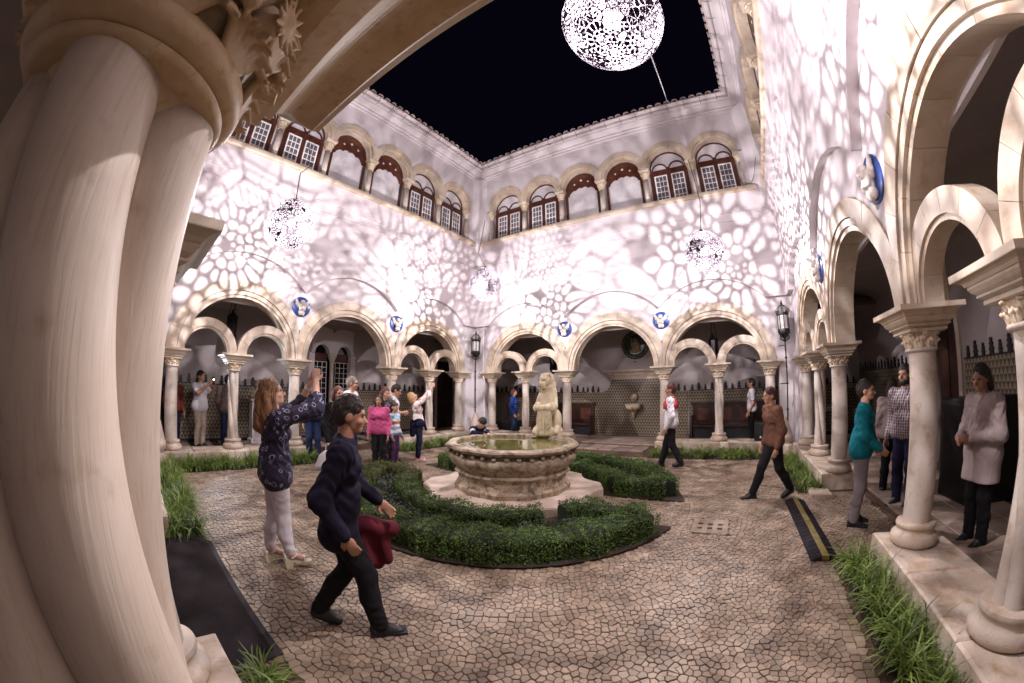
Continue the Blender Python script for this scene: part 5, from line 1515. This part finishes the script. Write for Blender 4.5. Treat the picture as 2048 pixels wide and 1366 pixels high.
def hand_prims(w, d, up, side, curl=.5, s=1.0, spread=.0):
    """w wrist, d finger direction, up = back-of-hand normal, side +1 thumb on +x of (d x up)"""
    d = Vector(d).normalized(); up = (Vector(up)-d*Vector(up).dot(d)).normalized(); x = d.cross(up)*side; w = Vector(w)
    P = lambda a,b,c: tuple(w+(x*a+d*b+up*c)*s)
    R3 = Matrix((x,d,up)).transposed().to_4x4()
    pr = [('c',P(0,-.03,0),P(0,.02,0),.026*s,.024*s),('e',P(0,.055,0),(.040*s,.052*s,.016*s),R3)]
    for k,(ox,ln) in enumerate(((.030,.070),(.010,.080),(-.010,.075),(-.029,.058))):
        a = P(ox,.092,0); c1 = curl*.9; l1,l2,l3 = ln*.45,ln*.32,ln*.25
        y,z = .092,0.0; pts = [a]; ang = curl*.55
        for L in (l1,l2,l3): y += L*math.cos(ang); z -= L*math.sin(ang); pts.append(P(ox*(1+.3*spread),y,z)); ang += c1
        for q in range(3): pr.append(('c',pts[q],pts[q+1],(.0098-.0008*q)*s,(.0090-.0009*q)*s))
    pr += [('c',P(.026,.02,-.006),P(.050,.050,-.014),.014*s,.0115*s),('c',P(.050,.050,-.014),P(.056,.082,-.022),.0112*s,.009*s)]
    return pr
def rot_about(p, c, Rm): return tuple(Vector(c)+Rm @ (Vector(p)-Vector(c)))

def person(label, pos, az, H, top='white', legs='denim', shoe='black', hair=None, hstyle='short', sk=None, pose=None, sleeve='long', toplen=.50, coat=None, female=False, fat=1.0, vox=.0125, handvox=.0075, skirt=None, glasses=False, beard=False, grp='visitors in the court', z0=0.0, hat=False):
    pose = pose or {}; s = H; sk = sk or SKIN; hair = hair or HD
    t = thing('person', label, 'person', (pos[0],pos[1],z0), math.radians(az)-PI/2, grp)
    sh = (.098 if female else .112)*fat**.5; pz = pose.get('pelvis',(0,0,.525)); lean = pose.get('lean',0.0); tw_ = pose.get('twist',0.0)
    RL = (RZ(tw_) @ RX(-lean)).to_3x3()
    up = lambda x,y,z: tuple(Vector(pz)+RL @ Vector((x,y,z-.525)))
    J = {}
    J['neck'] = up(0,-.008,.835); J['shR'] = up(sh,-.005,.80); J['shL'] = up(-sh,-.005,.80)
    J['elR'] = pose.get('elR', up(sh+.03,-.025,.625)); J['wrR'] = pose.get('wrR', up(sh+.035,.045,.485)); J['elL'] = pose.get('elL', up(-sh-.03,-.025,.625)); J['wrL'] = pose.get('wrL', up(-sh-.035,.045,.485))
    hx = .05; J['hpR'] = (pz[0]+hx,pz[1],pz[2]-.015); J['hpL'] = (pz[0]-hx,pz[1],pz[2]-.015)
    J['knR'] = pose.get('knR',(.055,.012,.285)); J['knL'] = pose.get('knL',(-.055,.012,.285)); J['anR'] = pose.get('anR',(.058,-.012,.045)); J['anL'] = pose.get('anL',(-.058,-.012,.045))
    hy, hpch = pose.get('head',(0.0,0.0)); nb = Vector(J['neck'])
    RH = RL @ (RZ(hy) @ RX(hpch)).to_3x3() if pose.get('headlocal',True) else (RZ(hy) @ RX(hpch)).to_3x3()
    ks = pose.get('headscale',1.0)*(1.0 if H > 1.45 else 1.12)
    hpnt = lambda x,y,z: tuple(nb+RH @ (Vector((x,y,z))*ks))
    R4 = RH.to_4x4()
    S = lambda p: tuple(Vector(p)*s)
    def caps(a,b,ra,rb): return ('c',S(a),S(b),ra*s,rb*s)
    def ell(c,r): return ('e',S(c),tuple(q*s*ks for q in r),R4)
    # ---- body (skin): torso, neck, arms, legs as one surface
    sw = fat
    B_ = [caps(up(-.03,0,.56),up(.03,0,.56),.045,.045),caps(up(0,-.01,.60),up(0,-.012,.76),.045,.045),caps(J['shL'],J['shR'],.026,.026),caps(up(0,-.005,.79),hpnt(0,.012,.06),.036,.031)]
    for q in 'RL':
        B_ += [caps(J['sh'+q],J['el'+q],.027*sw,.023*sw),caps(J['el'+q],J['wr'+q],.024*sw,.0155*sw),caps(J['hp'+q],J['kn'+q],.042,.032),caps(J['kn'+q],J['an'+q],.030,.020)]
        if shoe == 'sandal': B_.append(caps(J['an'+q],tuple(Vector(J['an'+q])+Vector(pose.get('toe'+q,(0,.075,-.02)))),.021,.016))
    V,Q = sdf_mesh(B_, vox, .018*s); parts = [(V,Q,0)]
    hp_ = [ell(hpnt(0,.012,.105),(.043,.055,.058)),ell(hpnt(0,.028,.066),(.034,.042,.040)),ell(hpnt(0,.052,.045),(.018,.018,.015)),
           ('c',S(hpnt(0,.060,.098)),S(hpnt(0,.078,.078)),.0065*s,.0095*s),ell(hpnt(.044,.004,.088),(.008,.013,.020)),ell(hpnt(-.044,.004,.088),(.008,.013,.020)),
           ell(hpnt(.017,.057,.111),(.014,.010,.006)),ell(hpnt(-.017,.057,.111),(.014,.010,.006)),ell(hpnt(.024,.048,.078),(.014,.014,.013)),ell(hpnt(-.024,.048,.078),(.014,.014,.013))]
    V,Q = sdf_mesh(hp_, vox*.62, .010*s, [('e',S(hpnt(.018,.068,.099)),(.010*s,.009*s,.006*s),R4),('e',S(hpnt(-.018,.068,.099)),(.010*s,.009*s,.006*s),R4)], .006*s); parts.append((V,Q,0))
    for sx in (-1,1):
        V,Q = sdf_mesh([ell(hpnt(sx*.018,.0595,.098),(.0075,.005,.0042))], vox*.28, .002); parts.append((V,Q,1))
    V,Q = sdf_mesh([ell(hpnt(0,.0655,.058),(.011,.005,.004))], vox*.3, .002); parts.append((V,Q,2))
    for q,sd in (('R',1),('L',-1)):
        a = Vector(J['el'+q]); b_ = Vector(J['wr'+q]); d = (b_-a).normalized()
        hd_, hu = pose.get('hand'+q,(tuple(d),(sd*1.0,0,.001)))
        V,Q = sdf_mesh(hand_prims(S(J['wr'+q]), hd_, hu, pose.get('thumb'+q,1 if q == 'R' else -1)*1, pose.get('curl'+q,.45), s/1.72*(1.0 if H>1.4 else .95)), handvox, .006); parts.append((V,Q,0))
    link('body', np_mesh('body', parts, [sk,EYE,LIP]), t)
    # ---- top
    ex = .011
    Tp = [caps(up(-.046,-.004,toplen+.035),up(.046,-.004,toplen+.035),.080*fat,.080*fat),caps(up(-.036,0,.575),up(.036,0,.575),.076*fat,.076*fat),caps(up(-.028,.002,.63),up(.028,.002,.63),(.071 if female else .074)*fat,(.071 if female else .074)*fat),
          caps(up(-.05,.006,.735),up(.05,.006,.735),.068*fat,.068*fat),caps(J['shL'],J['shR'],.041,.041),caps(up(0,-.005,.79),up(0,-.004,.825),.05,.038)]
    if female: Tp += [('e',S(up(.040,.052,.722)),(.033*s,.024*s,.033*s),None),('e',S(up(-.040,.052,.722)),(.033*s,.024*s,.033*s),None)]
    for q in 'RL':
        a,e,w_ = Vector(J['sh'+q]),Vector(J['el'+q]),Vector(J['wr'+q])
        if sleeve == 'short': Tp.append(caps(a,a.lerp(e,.62),.042,.039))
        else:
            Tp.append(caps(a,e,.042*sw,.036*sw))
            Tp.append(caps(e,e.lerp(w_,{'long':.95,'34':.35}[sleeve]),.036*sw,.027*sw if sleeve == 'long' else .036))
    if coat: 
        for q in 'RL': Tp.append(caps(J['hp'+q],Vector(J['hp'+q]).lerp(Vector(J['kn'+q]),coat),.078,.082))
        Tp.append(caps((pz[0],pz[1],pz[2]),(pz[0],pz[1]-.01,pz[2]-.2*coat),.085,.09))
    clipz = None
    V,Q = sdf_mesh(Tp, vox*.9, .028*s, [('b',(0,0,(.535-.225*coat)*s-.4),(.6,.6,.4),0,None)] if coat else (), relief=lambda X,Y,Z: (.0042*np.sin(44*Z+10*np.sin(13*X)+9*Y+4*np.sin(9*Y+5*Z))+.003*np.sin(75*Z-31*X+6*np.sin(21*Y)))*np.clip((Z/s-.42)*4,0,1))
    link('top', np_mesh('top',[(V,Q,0)],C[top] if isinstance(top,str) else top), t)
    # ---- trousers
    L_ = [caps((pz[0]-.04,pz[1],pz[2]-.02),(pz[0]+.04,pz[1],pz[2]-.02),.062*fat,.062*fat)]
    if female: L_ += [('e',S((pz[0]+.036,pz[1]-.028,pz[2]-.035)),(.044*s,.044*s,.048*s),None),('e',S((pz[0]-.036,pz[1]-.028,pz[2]-.035)),(.044*s,.044*s,.048*s),None)]
    for q in 'RL':
        h,k_,a = J['hp'+q],J['kn'+q],J['an'+q]; slim = pose.get('slim',1.0)
        L_ += [caps(h,k_,.059*fat**.5,.043*slim),caps(k_,tuple(Vector(k_).lerp(Vector(a),.45)+Vector((0,-.008,0))),.042*slim,.041*slim),caps(tuple(Vector(k_).lerp(Vector(a),.4)+Vector((0,-.008,0))),tuple(Vector(a)+Vector((0,0,.022 if slim < .95 else .0))),.040*slim,.032*slim if slim<.95 else .037)]
    if skirt: L_ += [caps((pz[0],pz[1],pz[2]),(pz[0],pz[1],pz[2]-skirt),.085,.10)]
    V,Q = sdf_mesh(L_, vox*.9, .016*s, relief=lambda X,Y,Z: .0034*np.sin(88*Z+18*X+6*np.sin(33*X)+9*np.sin(7*Z)+12*Y)*np.clip(1.05-abs(Z/s-.24)*2.6,.15,1))
    link('trousers', np_mesh('trousers',[(V,Q,0)],C[legs] if isinstance(legs,str) else legs), t)
    # ---- shoes
    for q in 'RL':
        a = Vector(J['an'+q]); toe = Vector(pose.get('toe'+q,(0,.10,-.022))).normalized(); ln = .118
        hl = a+Vector((0,-.012,-.022)); tp = hl+toe*ln+Vector((0,0,.0))
        if shoe == 'sandal':
            b = MB(); f = lambda p: tuple(Vector(p)*s)
            x0,y0 = a.x*s,a.y*s
            b.loft_rect([(x0-.030,x0+.030,y0-.055,y0+.005,0),(x0-.034,x0+.034,y0-.065,y0+.015,.07)])
            vs = []
            for (yy,zt,zb,w_) in ((-.065,.095,.07,.032),(.0,.088,.065,.034),(.06,.062,.035,.038),(.115,.048,.012,.043),(.165,.046,.006,.040),(.195,.048,.010,.026)):
                vs += [(x0-w_,y0+yy,zb),(x0+w_,y0+yy,zb),(x0+w_,y0+yy,zt),(x0-w_,y0+yy,zt)]
            b.add(vs,[(i*4+k,i*4+(k+1)%4,i*4+4+(k+1)%4,i*4+4+k) for i in range(5) for k in range(4)]+[(3,2,1,0),(20,21,22,23)])
            b.obj('shoe', SH['sand'], t)
            st = MB(); st.tube([(x0-.038,y0+.12,.05),(x0-.02,y0+.13,.085),(x0+.02,y0+.13,.085),(x0+.038,y0+.12,.05)],.012,6); st.tube([(x0-.035,y0-.0,.10),(x0-.03,y0+.055,.125),(x0+.03,y0+.055,.125),(x0+.035,y0,.10)],.010,6)
            st.tube([(x0-.033,y0-.05,.10),(x0-.03,y0-.06,.14),(x0+.03,y0-.06,.14),(x0+.033,y0-.05,.10)],.009,6); st.obj('strap', SH['white'], t)
            continue
        pr = [caps(tuple(hl),tuple(hl+toe*.05),.030,.028),caps(tuple(hl+toe*.05),tuple(tp-toe*.024),.026,.023),caps(tuple(a),tuple(hl),.030,.030),caps(tuple(a+Vector((0,.006,.005))),tuple(hl+toe*.06),.026,.022)]
        V,Q = sdf_mesh(pr, vox*.7, .012*s); 
        V[:,2] = np.maximum(V[:,2], .004 if min(a.z,1) < .075 else V[:,2].min()); link('shoe', np_mesh('shoe',[(V,Q,0)],SH[shoe]), t)
        sl = MB(); ang = math.atan2(-toe.x, toe.y)
        if a.z < .075:
            sl.xf = T(hl.x*s,hl.y*s,0) @ RZ(ang); sl.loft_rect([(-.030*s,.030*s,-.03*s,(ln+.002)*s,.0),(-.031*s,.031*s,-.031*s,(ln+.004)*s,.018)]); sl.obj('sole', M['black'] if shoe != 'pink' else SH['white'], t)
    # ---- hair
    Hh = [ell(hpnt(0,.004,.118),(.049,.058,.056)),ell(hpnt(0,-.018,.10),(.047,.044,.056))]
    sub = [ell(hpnt(0,.075,.075),(.046,.05,.052)),ell(hpnt(0,.05,.04),(.06,.05,.05))]
    if hstyle == 'long': Hh += [('c',S(hpnt(.034,-.022,.09)),S(tuple(Vector(hpnt(.045,-.045,-.03)))),.028*s,.026*s),('c',S(hpnt(-.034,-.022,.09)),S(hpnt(-.045,-.045,-.03)),.028*s,.026*s),('c',S(hpnt(0,-.04,.08)),S(tuple(Vector(hpnt(0,-.062,.0))-Vector((0,.012,.06)))),.040*s,.034*s),('c',S(hpnt(.03,-.04,.02)),S(tuple(Vector(hpnt(.026,-.06,0))-Vector((0,.006,.085)))),.024*s,.014*s),('c',S(hpnt(-.03,-.04,.02)),S(tuple(Vector(hpnt(-.026,-.06,0))-Vector((0,.006,.085)))),.024*s,.014*s)]
    if hstyle == 'bob': Hh += [('c',S(hpnt(.034,-.012,.10)),S(hpnt(.040,-.018,.035)),.022*s,.020*s),('c',S(hpnt(-.034,-.012,.10)),S(hpnt(-.040,-.018,.035)),.022*s,.020*s),('e',S(hpnt(0,-.035,.06)),(.046*s,.034*s,.05*s),R4)]
    if hstyle == 'fringe': sub = [ell(hpnt(0,.085,.066),(.046,.045,.050)),ell(hpnt(0,.05,.03),(.06,.05,.045))]; Hh += [ell(hpnt(0,.04,.135),(.042,.026,.02))]
    V,Q = sdf_mesh(Hh, vox*.6, .012*s, sub, .006*s, relief=lambda X,Y,Z: .0022*np.sin(150*X+70*Y+9*np.sin(14*Z))+.0016*np.sin(310*X-120*Y+40*Z)+.003*np.sin(37*X+51*Y+33*Z))
    link('hair', np_mesh('hair',[(V,Q,0)],hair), t)
    # loose strands over the hair
    vs = []; fs = []
    ns = {'long':520,'bob':330,'short':260,'fringe':300}[hstyle]*(1 if vox < .011 or hstyle != 'long' else 1)
    for i in range(ns):
        ph = rng.uniform(-PI,PI); front = math.cos(ph)      # ph = 0 is the face
        if hstyle in ('long','bob') and front > .35: ph = rng.uniform(.45*PI,1.55*PI); front = math.cos(ph)
        a0 = rng.uniform(.05,.5); lim = {'long':1.75,'bob':1.75,'short':1.45+.35*(front < -.2),'fringe':1.5+.25*(front < -.2)}[hstyle]-(.55 if (hstyle == 'short' and front > .4) else 0)-(.1 if (hstyle == 'fringe' and front > .4) else 0)
        path = []; dj = rng.normal(0,.10); k_ = 6
        for j in range(k_+1):
            a = a0+(lim-a0)*j/k_; q = ph+dj*j/k_; e_ = 1.035+.02*rng.uniform()
            path.append(Vector((.0495*e_*math.sin(a)*math.sin(q), .002+.0595*e_*math.sin(a)*math.cos(q), .112+.0620*e_*math.cos(a))))
        if hstyle in ('long','bob'):
            end = path[-1]; L = rng.uniform(.12,.20) if hstyle == 'long' else rng.uniform(.03,.065); out = rng.uniform(-.004,.014)
            for j in range(1,6):
                u5 = j/5; sp = 1+.12*u5+out*8*u5; path.append(Vector((end.x*sp+.004*math.sin(9*u5+ph*5), min(end.y*sp-.012*u5, .02), end.z-L*u5)))
        n0 = len(vs); wd = rng.uniform(.0008,.0019)
        for j,pp in enumerate(path):
            tg = (path[min(j+1,len(path)-1)]-path[max(j-1,0)]); nr = Vector((pp.x,pp.y,(pp.z-.10) if pp.z > .06 else 0)); sd_ = tg.cross(nr); sd_ = sd_.normalized() if sd_.length > 1e-9 else Vector((1,0,0)); ww = wd*(1-.75*(j/(len(path)-1))**3)
            for g_ in (-1,1): vs.append(S(hpnt(*(pp+sd_*ww*g_))))
        for j in range(len(path)-1): fs.append((n0+2*j,n0+2*j+1,n0+2*j+3,n0+2*j+2))
    b = MB(); b.v = vs; b.f = fs; b.m = [0]*len(fs); tag(b.obj('hair_strands', hair, t, True), kind='stuff')
    if beard:
        V,Q = sdf_mesh([ell(hpnt(0,.050,.045),(.032,.028,.026)),ell(hpnt(.03,.02,.058),(.014,.026,.03)),ell(hpnt(-.03,.02,.058),(.014,.026,.03))], vox*.5, .012*s, [ell(hpnt(0,.085,.066),(.022,.02,.012))], .004*s); link('beard', np_mesh('beard',[(V,Q,0)],hair), t)
    if glasses:
        g = MB()
        for sx in (-1,1): g.tube([S(hpnt(sx*.018+.0155*math.cos(k*PI/6), .072-.002*abs(math.cos(k*PI/6)), .098+.012*math.sin(k*PI/6))) for k in range(13)],.0022*s/1.7,5); g.tube([S(hpnt(sx*.034,.068,.102)),S(hpnt(sx*.047,.03,.10)),S(hpnt(sx*.047,-.004,.094))],.0022*s/1.7,5)
        g.tube([S(hpnt(-.004,.073,.101)),S(hpnt(.004,.073,.101))],.002,5); g.obj('glasses', M['iron'], t)
    t['hp'] = 0; del t['hp']
    t_ = (J, hpnt); return t, J, s
def held(name, label, cat, owner, p, mats, fn, rz=0.0, tilt=0.0, kind=None):
    """an object held by or hung on a person, given in that person's own axes (metres)"""
    mw = T(*owner.location) @ RZ(owner.rotation_euler[2]) @ T(*p) @ RZ(rz) @ RX(tilt)
    b = MB(); fn(b); o = b.obj(name, mats); o.matrix_world = mw; return tag(o, label, cat)

# 1  woman in the paisley blouse, photographing
wo, J, s = person('woman in navy paisley blouse and white jeans, raising a phone in both hands', (5.0,-8.68), 82, 1.70, top=PAIS, legs='jeans_white', shoe='sandal', hair=HB, hstyle='long', sk=SKIN2, female=True, sleeve='34', toplen=.475, fat=1.07, vox=.009, handvox=.0045, glasses=True, z0=0.0,
  pose=dict(head=(-.0,.20), slim=.93, elR=(.125,.195,.865), wrR=(.085,.205,1.005), elL=(-.10,.16,.85), wrL=(-.055,.215,.985), handR=((-.45,.12,.9),(.75,-.15,.55)), handL=((.35,.25,.9),(-.75,.1,.55)), curlR=.75, curlL=.75, thumbR=1, thumbL=-1,
    knR=(.047,.015,.285), anR=(.050,.03,.082), knL=(-.05,-.01,.285), anL=(-.062,-.055,.082), toeR=(0,.072,-.045), toeL=(0,.072,-.045)))
held('phone','small camera phone held up by the woman in paisley','phone',wo,(.025,.375,1.775),[M['black'],M['screen']],lambda b:(b.box(-.07,.07,-.006,.006,-.04,.04,0,.003),b.add([(-.06,-.0065,-.033),(.06,-.0065,-.033),(.06,-.0065,.033),(-.06,-.0065,.033)],[(0,1,2,3)],1)),0,-.2)
held('bracelet','white bracelets on the paisley woman\'s left wrist','bracelet',wo,(-.065*1.7,.203*1.7,.955*1.7),M['white_paint'],lambda b:[b.tube([(.030*math.cos(k*PI/8),.030*math.sin(k*PI/8),z) for k in range(17)],.006,5) for z in (0,.014,.028)],0,-.5)
# 2  dark walker in front of the hedge
wk, J, s = person('passer-by in dark navy jacket and black trousers striding past the hedge', (6.21,-8.70), 58, 1.62, top='night', legs='black', shoe='black', hair=HD, hstyle='short', sk=SKIN3, female=False, sleeve='long', toplen=.44, fat=1.0, vox=.0105,
  pose=dict(lean=.10, head=(.1,-.08), elR=(.155,-.06,.64), wrR=(.15,.02,.50), elL=(-.14,.06,.64), wrL=(-.12,.16,.55), knR=(.05,.085,.288), anR=(.05,.115,.045), knL=(-.05,.02,.285), anL=(-.05,-.13,.085), toeL=(0,.09,-.055)))
V,Q = sdf_mesh([('c',(-.24,.10,.72),(-.24,.34,.66),.07,.06),('c',(-.25,.14,.70),(-.25,.16,.40),.06,.05),('c',(-.25,.28,.66),(-.26,.30,.42),.055,.045),('c',(-.27,.20,.68),(-.28,.24,.36),.05,.04)],.013,.03,relief=lambda X,Y,Z: .006*np.sin(40*Y+12*Z))
o = link('carried_jacket', np_mesh('carried_jacket',[(V,Q,0)],C['maroon'])); o.matrix_world = T(*wk.location) @ RZ(wk.rotation_euler[2]); tag(o,'maroon jacket carried over the striding passer-by\'s forearm','jacket')
# 3  coral woman with carrier bag
p3_, J, s = person('woman in black cardigan and coral top carrying a white plastic bag', (2.80,-6.80), 12, 1.64, top='black', legs='black', shoe='black', hair=HR, hstyle='bob', female=True, fat=1.06,
  pose=dict(head=(-.15,0), wrR=(.15,.03,.47), elR=(.15,-.03,.625)))
one('blouse', C['coral'], p3_, lambda b: b.loft_rect([(-.10,.10,.06,.135,.86),(-.11,.11,.06,.150,1.1),(-.10,.10,.06,.155,1.22),(-.06,.06,.04,.105,1.37)]), True)
held('carrier_bag','white plastic carrier bag hanging from the coral woman\'s hand','bag',p3_,(.27,.06,.66),C['white'],lambda b:(b.loft_rect([(-.10,.10,-.16,.16,-.33),(-.115,.115,-.19,.19,-.28),(-.06,.06,-.13,.13,-.10),(-.02,.02,-.05,.05,-.03)]),b.tube([(0,-.05,-.05),(0,-.035,.05),(0,.0,.09),(0,.035,.05),(0,.05,-.05)],.008,5)),.2)
# 4..9 the group by the left arcade
person('man with glasses and greying hair in patterned pale shirt, tallest of the group', (1.75,-5.92), 40, 1.84, top=patches('pale_shirt',(.62,.55,.52),(.40,.20,.16),7,.6), legs='denim', hair=HG, glasses=True, sk=SKIN, fat=1.08, pose=dict(head=(.2,-.1)))
person('girl in bright pink long-sleeved top facing the camera', (2.22,-5.55), -48, 1.50, top='pink', legs='black', hair=HD, hstyle='long', sk=SKIN3, female=True, pose=dict(head=(0,-.05)))
person('woman with dark auburn hair in dotted black dress standing behind the boys', (1.80,-5.12), -30, 1.66, top='dress', legs='dress', hair=HR, hstyle='long', female=True, sleeve='short', skirt=.2, pose=dict(head=(.5,-.25)))
p7, J, s = person('man in white T-shirt and glasses looking down at his phone', (1.70,-4.80), 48, 1.73, top='white', legs='denim', hair=HD, glasses=True, sleeve='short', shoe='brown', fat=1.08, pose=dict(head=(0,-.42), elR=(.15,-.01,.63), wrR=(.09,.13,.64), elL=(-.14,.0,.63), wrL=(-.03,.14,.63)))
held('phone','dark phone in the hands of the man in the white T-shirt','phone',p7,(.07,.36,1.13),M['black'],lambda b:b.box(-.036,.036,-.07,.07,-.005,.005,0,.002),0,.4)
V,Q = sdf_mesh([('b',(0,0,0),(.10,.04,.15),.05,None),('b',(0,-.06,-.06),(.08,.02,.07),.03,None)],.012,.02)
o = link('backpack', np_mesh('backpack',[(V,Q,0)],C['navy'])); o.matrix_world = T(*p7.location) @ RZ(p7.rotation_euler[2]) @ T(0,-.20,1.18); tag(o,'dark navy backpack on the man in the white T-shirt','backpack')
person('boy in sweater striped white, red and pale blue', (1.98,-4.98), 20, 1.31, top='stripe', legs='purple', hair=HD, hstyle='fringe', sk=SKIN, shoe='grey', fat=.95, pose=dict(head=(-.1,0)))
p9, J, s = person('blonde woman in floral blouse stretching both arms up to photograph', (1.86,-4.18), 50, 1.58, top='floral', legs='navy', shoe='pink', hair=HBL, hstyle='bob', sk=SKIN2, female=True, sleeve='34', pose=dict(lean=-.12, head=(0,.55), slim=.95, elR=(.085,.13,.93), wrR=(.04,.185,1.05), elL=(-.085,.12,.93), wrL=(-.03,.185,1.05), handR=((-.2,.3,1),(1,0,.2)), handL=((.2,.3,1),(-1,0,.2)), curlR=.8, curlL=.8))
held('phone','white phone held overhead by the blonde woman','phone',p9,(.005,.36,1.73),[M['white_paint'],M['screen']],lambda b:(b.box(-.035,.035,-.005,.005,-.06,.06,0,.002),b.add([(-.03,-.0055,-.05),(.03,-.0055,-.05),(.03,-.0055,.05),(-.03,-.0055,.05)],[(0,1,2,3)],1)))
V,Q = sdf_mesh([('c',(-.10,.0,.86),(.10,.0,.86),.125,.125),('c',(-.06,-.10,.84),(-.08,-.13,.62),.10,.07),('c',(.07,-.10,.84),(.07,-.14,.60),.10,.07),('c',(.0,.13,.86),(.03,.17,.70),.035,.03)],.014,.03)
o = link('tied_jacket', np_mesh('tied_jacket',[(V,Q,0)],C['navy'])); o.matrix_world = T(*p9.location) @ RZ(p9.rotation_euler[2]); tag(o,'navy jacket knotted round the blonde woman\'s waist','jacket')
# 10 boy leaning on the basin
lb, J, s = person('small boy in navy striped-sleeve cardigan leaning on the fountain rim', (3.72,-4.50), -8, 1.22, top='navy', legs='denim', shoe='grey', hair=HD, hstyle='fringe', sk=SKIN2, sleeve='long', fat=.95, grp='visitors in the court', vox=.010,
  pose=dict(lean=.62, head=(-.25,-.15), elR=(.15,.22,.70), wrR=(.06,.33,.69), elL=(-.15,.20,.70), wrL=(-.05,.33,.69), handR=((-.5,.8,-.1),(0,.2,1)), handL=((.5,.8,-.1),(0,.2,1))))
for z,k in ((0,0),(1,1)):
    pass
for f in (.40,.62):
    for sd in ('R','L'):
        b = MB()
        a = Vector(J['sh'+sd]).lerp(Vector(J['el'+sd]),f)*s; d = (Vector(J['el'+sd])-Vector(J['sh'+sd])).normalized(); q = d.to_track_quat('Z','Y').to_matrix()
        b.tube([a-d*.013,a+d*.013],.0545,14); b.obj('sleeve_band', C['white'], lb)
# 11 man with the phone torch, and others in the left gallery
p11, J, s = person('man in white shirt and beige trousers holding up a bright phone torch', (-1.55,-8.36), 40, 1.80, top='white', legs='beige', hair=HD, sk=SKIN, sleeve='short', fat=1.08, grp='visitors in the galleries', z0=.02, pose=dict(elR=(.15,.10,.72), wrR=(.08,.22,.83), elL=(-.15,.08,.70), wrL=(-.04,.22,.80), handR=((-.2,.3,1),(1,0,.2)), handL=((.2,.3,1),(-1,0,.2)), curlR=.7, curlL=.7))
ph = held('phone','phone with its torch shining in the left gallery','phone',p11,(.03,.46,1.57),[M['black'],M['flash']],lambda b:(b.box(-.04,.04,-.005,.005,-.07,.07,0,.002),b.ball((.02,.012,.04),.016,8,5,1)))
fl = bpy.data.lights.new('phone_torch','SPOT'); fl.energy = 90; fl.color = (.72,.84,1); fl.spot_size = math.radians(95); fl.shadow_soft_size = .01
lo = link('phone_torch', fl); fp = ph.matrix_world @ Vector((.02,.05,.04)); lo.location = fp; lo.rotation_euler = (Vector((.2,-7.6,1.75))-fp).to_track_quat('-Z','Y').to_euler()
lo.parent = None
person('man in grey-brown jumper and jeans standing behind the clustered column', (-1.55,-7.66), 150, 1.74, top='greybrown', legs='denim', hair=HD, sk=SKIN3, grp='visitors in the galleries', z0=.02)
person('person in rust-red shirt at the far left edge of the left gallery', (-1.9,-8.98), 20, 1.68, top='rust', legs='navy', hair=HD, sk=SKIN, grp='visitors in the galleries', z0=.02)
person('person in dark top and jeans half hidden behind the paisley woman\'s elbow', (.62,-6.22), -25, 1.70, top='navy', legs='denim', hair=HD, sk=SKIN, female=True, hstyle='bob')
person('dark-haired child whose face shows beside the paisley woman\'s cheek', (-.62,-6.88), -15, 1.56, top='black', legs='navy', hair=HD, sk=SKIN3, grp='visitors in the galleries', z0=.02)
# 15..17 back gallery
person('person in blue top and jeans behind the corner speaker box', (1.25,.62), 20, 1.62, top='blue', legs='denim', hair=HR, sk=SKIN, female=True, hstyle='bob', grp='visitors in the galleries', z0=.02)
p16, J, s = person('passer-by in red and white jacket walking before the back arcade', (6.98,-2.2), 182, 1.72, top='white', legs='black', hair=HR, shoe='black', sk=SKIN, pose=dict(knR=(.05,.06,.285), anR=(.05,.12,.045), knL=(-.05,-.02,.285), anL=(-.05,-.13,.08)))
one('red_yoke', C['red'], p16, lambda b: b.loft_rect([(-.215,.215,-.135,.135,1.22),(-.23,.23,-.13,.13,1.33),(-.16,.16,-.09,.09,1.425),(-.07,.07,-.065,.06,1.455)]), True)
person('person in white shirt in the back gallery by the long bench', (8.78,1.30), 175, 1.76, top='white', legs='black', hair=HD, sk=SKIN, grp='visitors in the galleries', z0=.02, sleeve='short')
person('walker in brown jacket and black trousers crossing the right grass bed', (8.86,-4.12), 200, 1.60, top='brown', legs='black', hair=HR, sk=SKIN, shoe='black', pose=dict(lean=.1, knR=(.05,.09,.285), anR=(.05,.17,.045), knL=(-.05,-.04,.285), anL=(-.05,-.17,.09), toeL=(0,.09,-.05)))
person('man in teal jacket and grey trousers in the right passage', (9.82,-5.22), -20, 1.64, top='teal', legs='grey', hair=HD, sk=SKIN, fat=1.1, shoe='black', pose=dict(lean=.06, elR=(.15,.02,.64), wrR=(.10,.13,.55), wrL=(-.14,.1,.53)))
person('bearded man in plaid shirt partly behind the plain near column', (10.62,-4.72), 215, 1.76, top='plaid', legs='navy', hair=HD, beard=True, sk=SKIN, grp='visitors in the galleries', z0=.02)
person('woman in fluffy white top seen from behind between the right columns', (10.70,-4.05), 60, 1.60, top='coat', legs='black', hair=HD, hstyle='bob', sk=SKIN, female=True, grp='visitors in the galleries', z0=.02)
person('person in long beige coat and black trousers in the right gallery', (10.86,-6.12), 190, 1.68, top='coat', legs='black', hair=HD, hstyle='bob', coat=.72, female=True, sk=SKIN3, fat=1.08, grp='visitors in the galleries', z0=.02, pose=dict(head=(.2,-.2), elR=(.15,.01,.63), wrR=(.06,.14,.61), elL=(-.15,.01,.63), wrL=(-.04,.14,.62)))
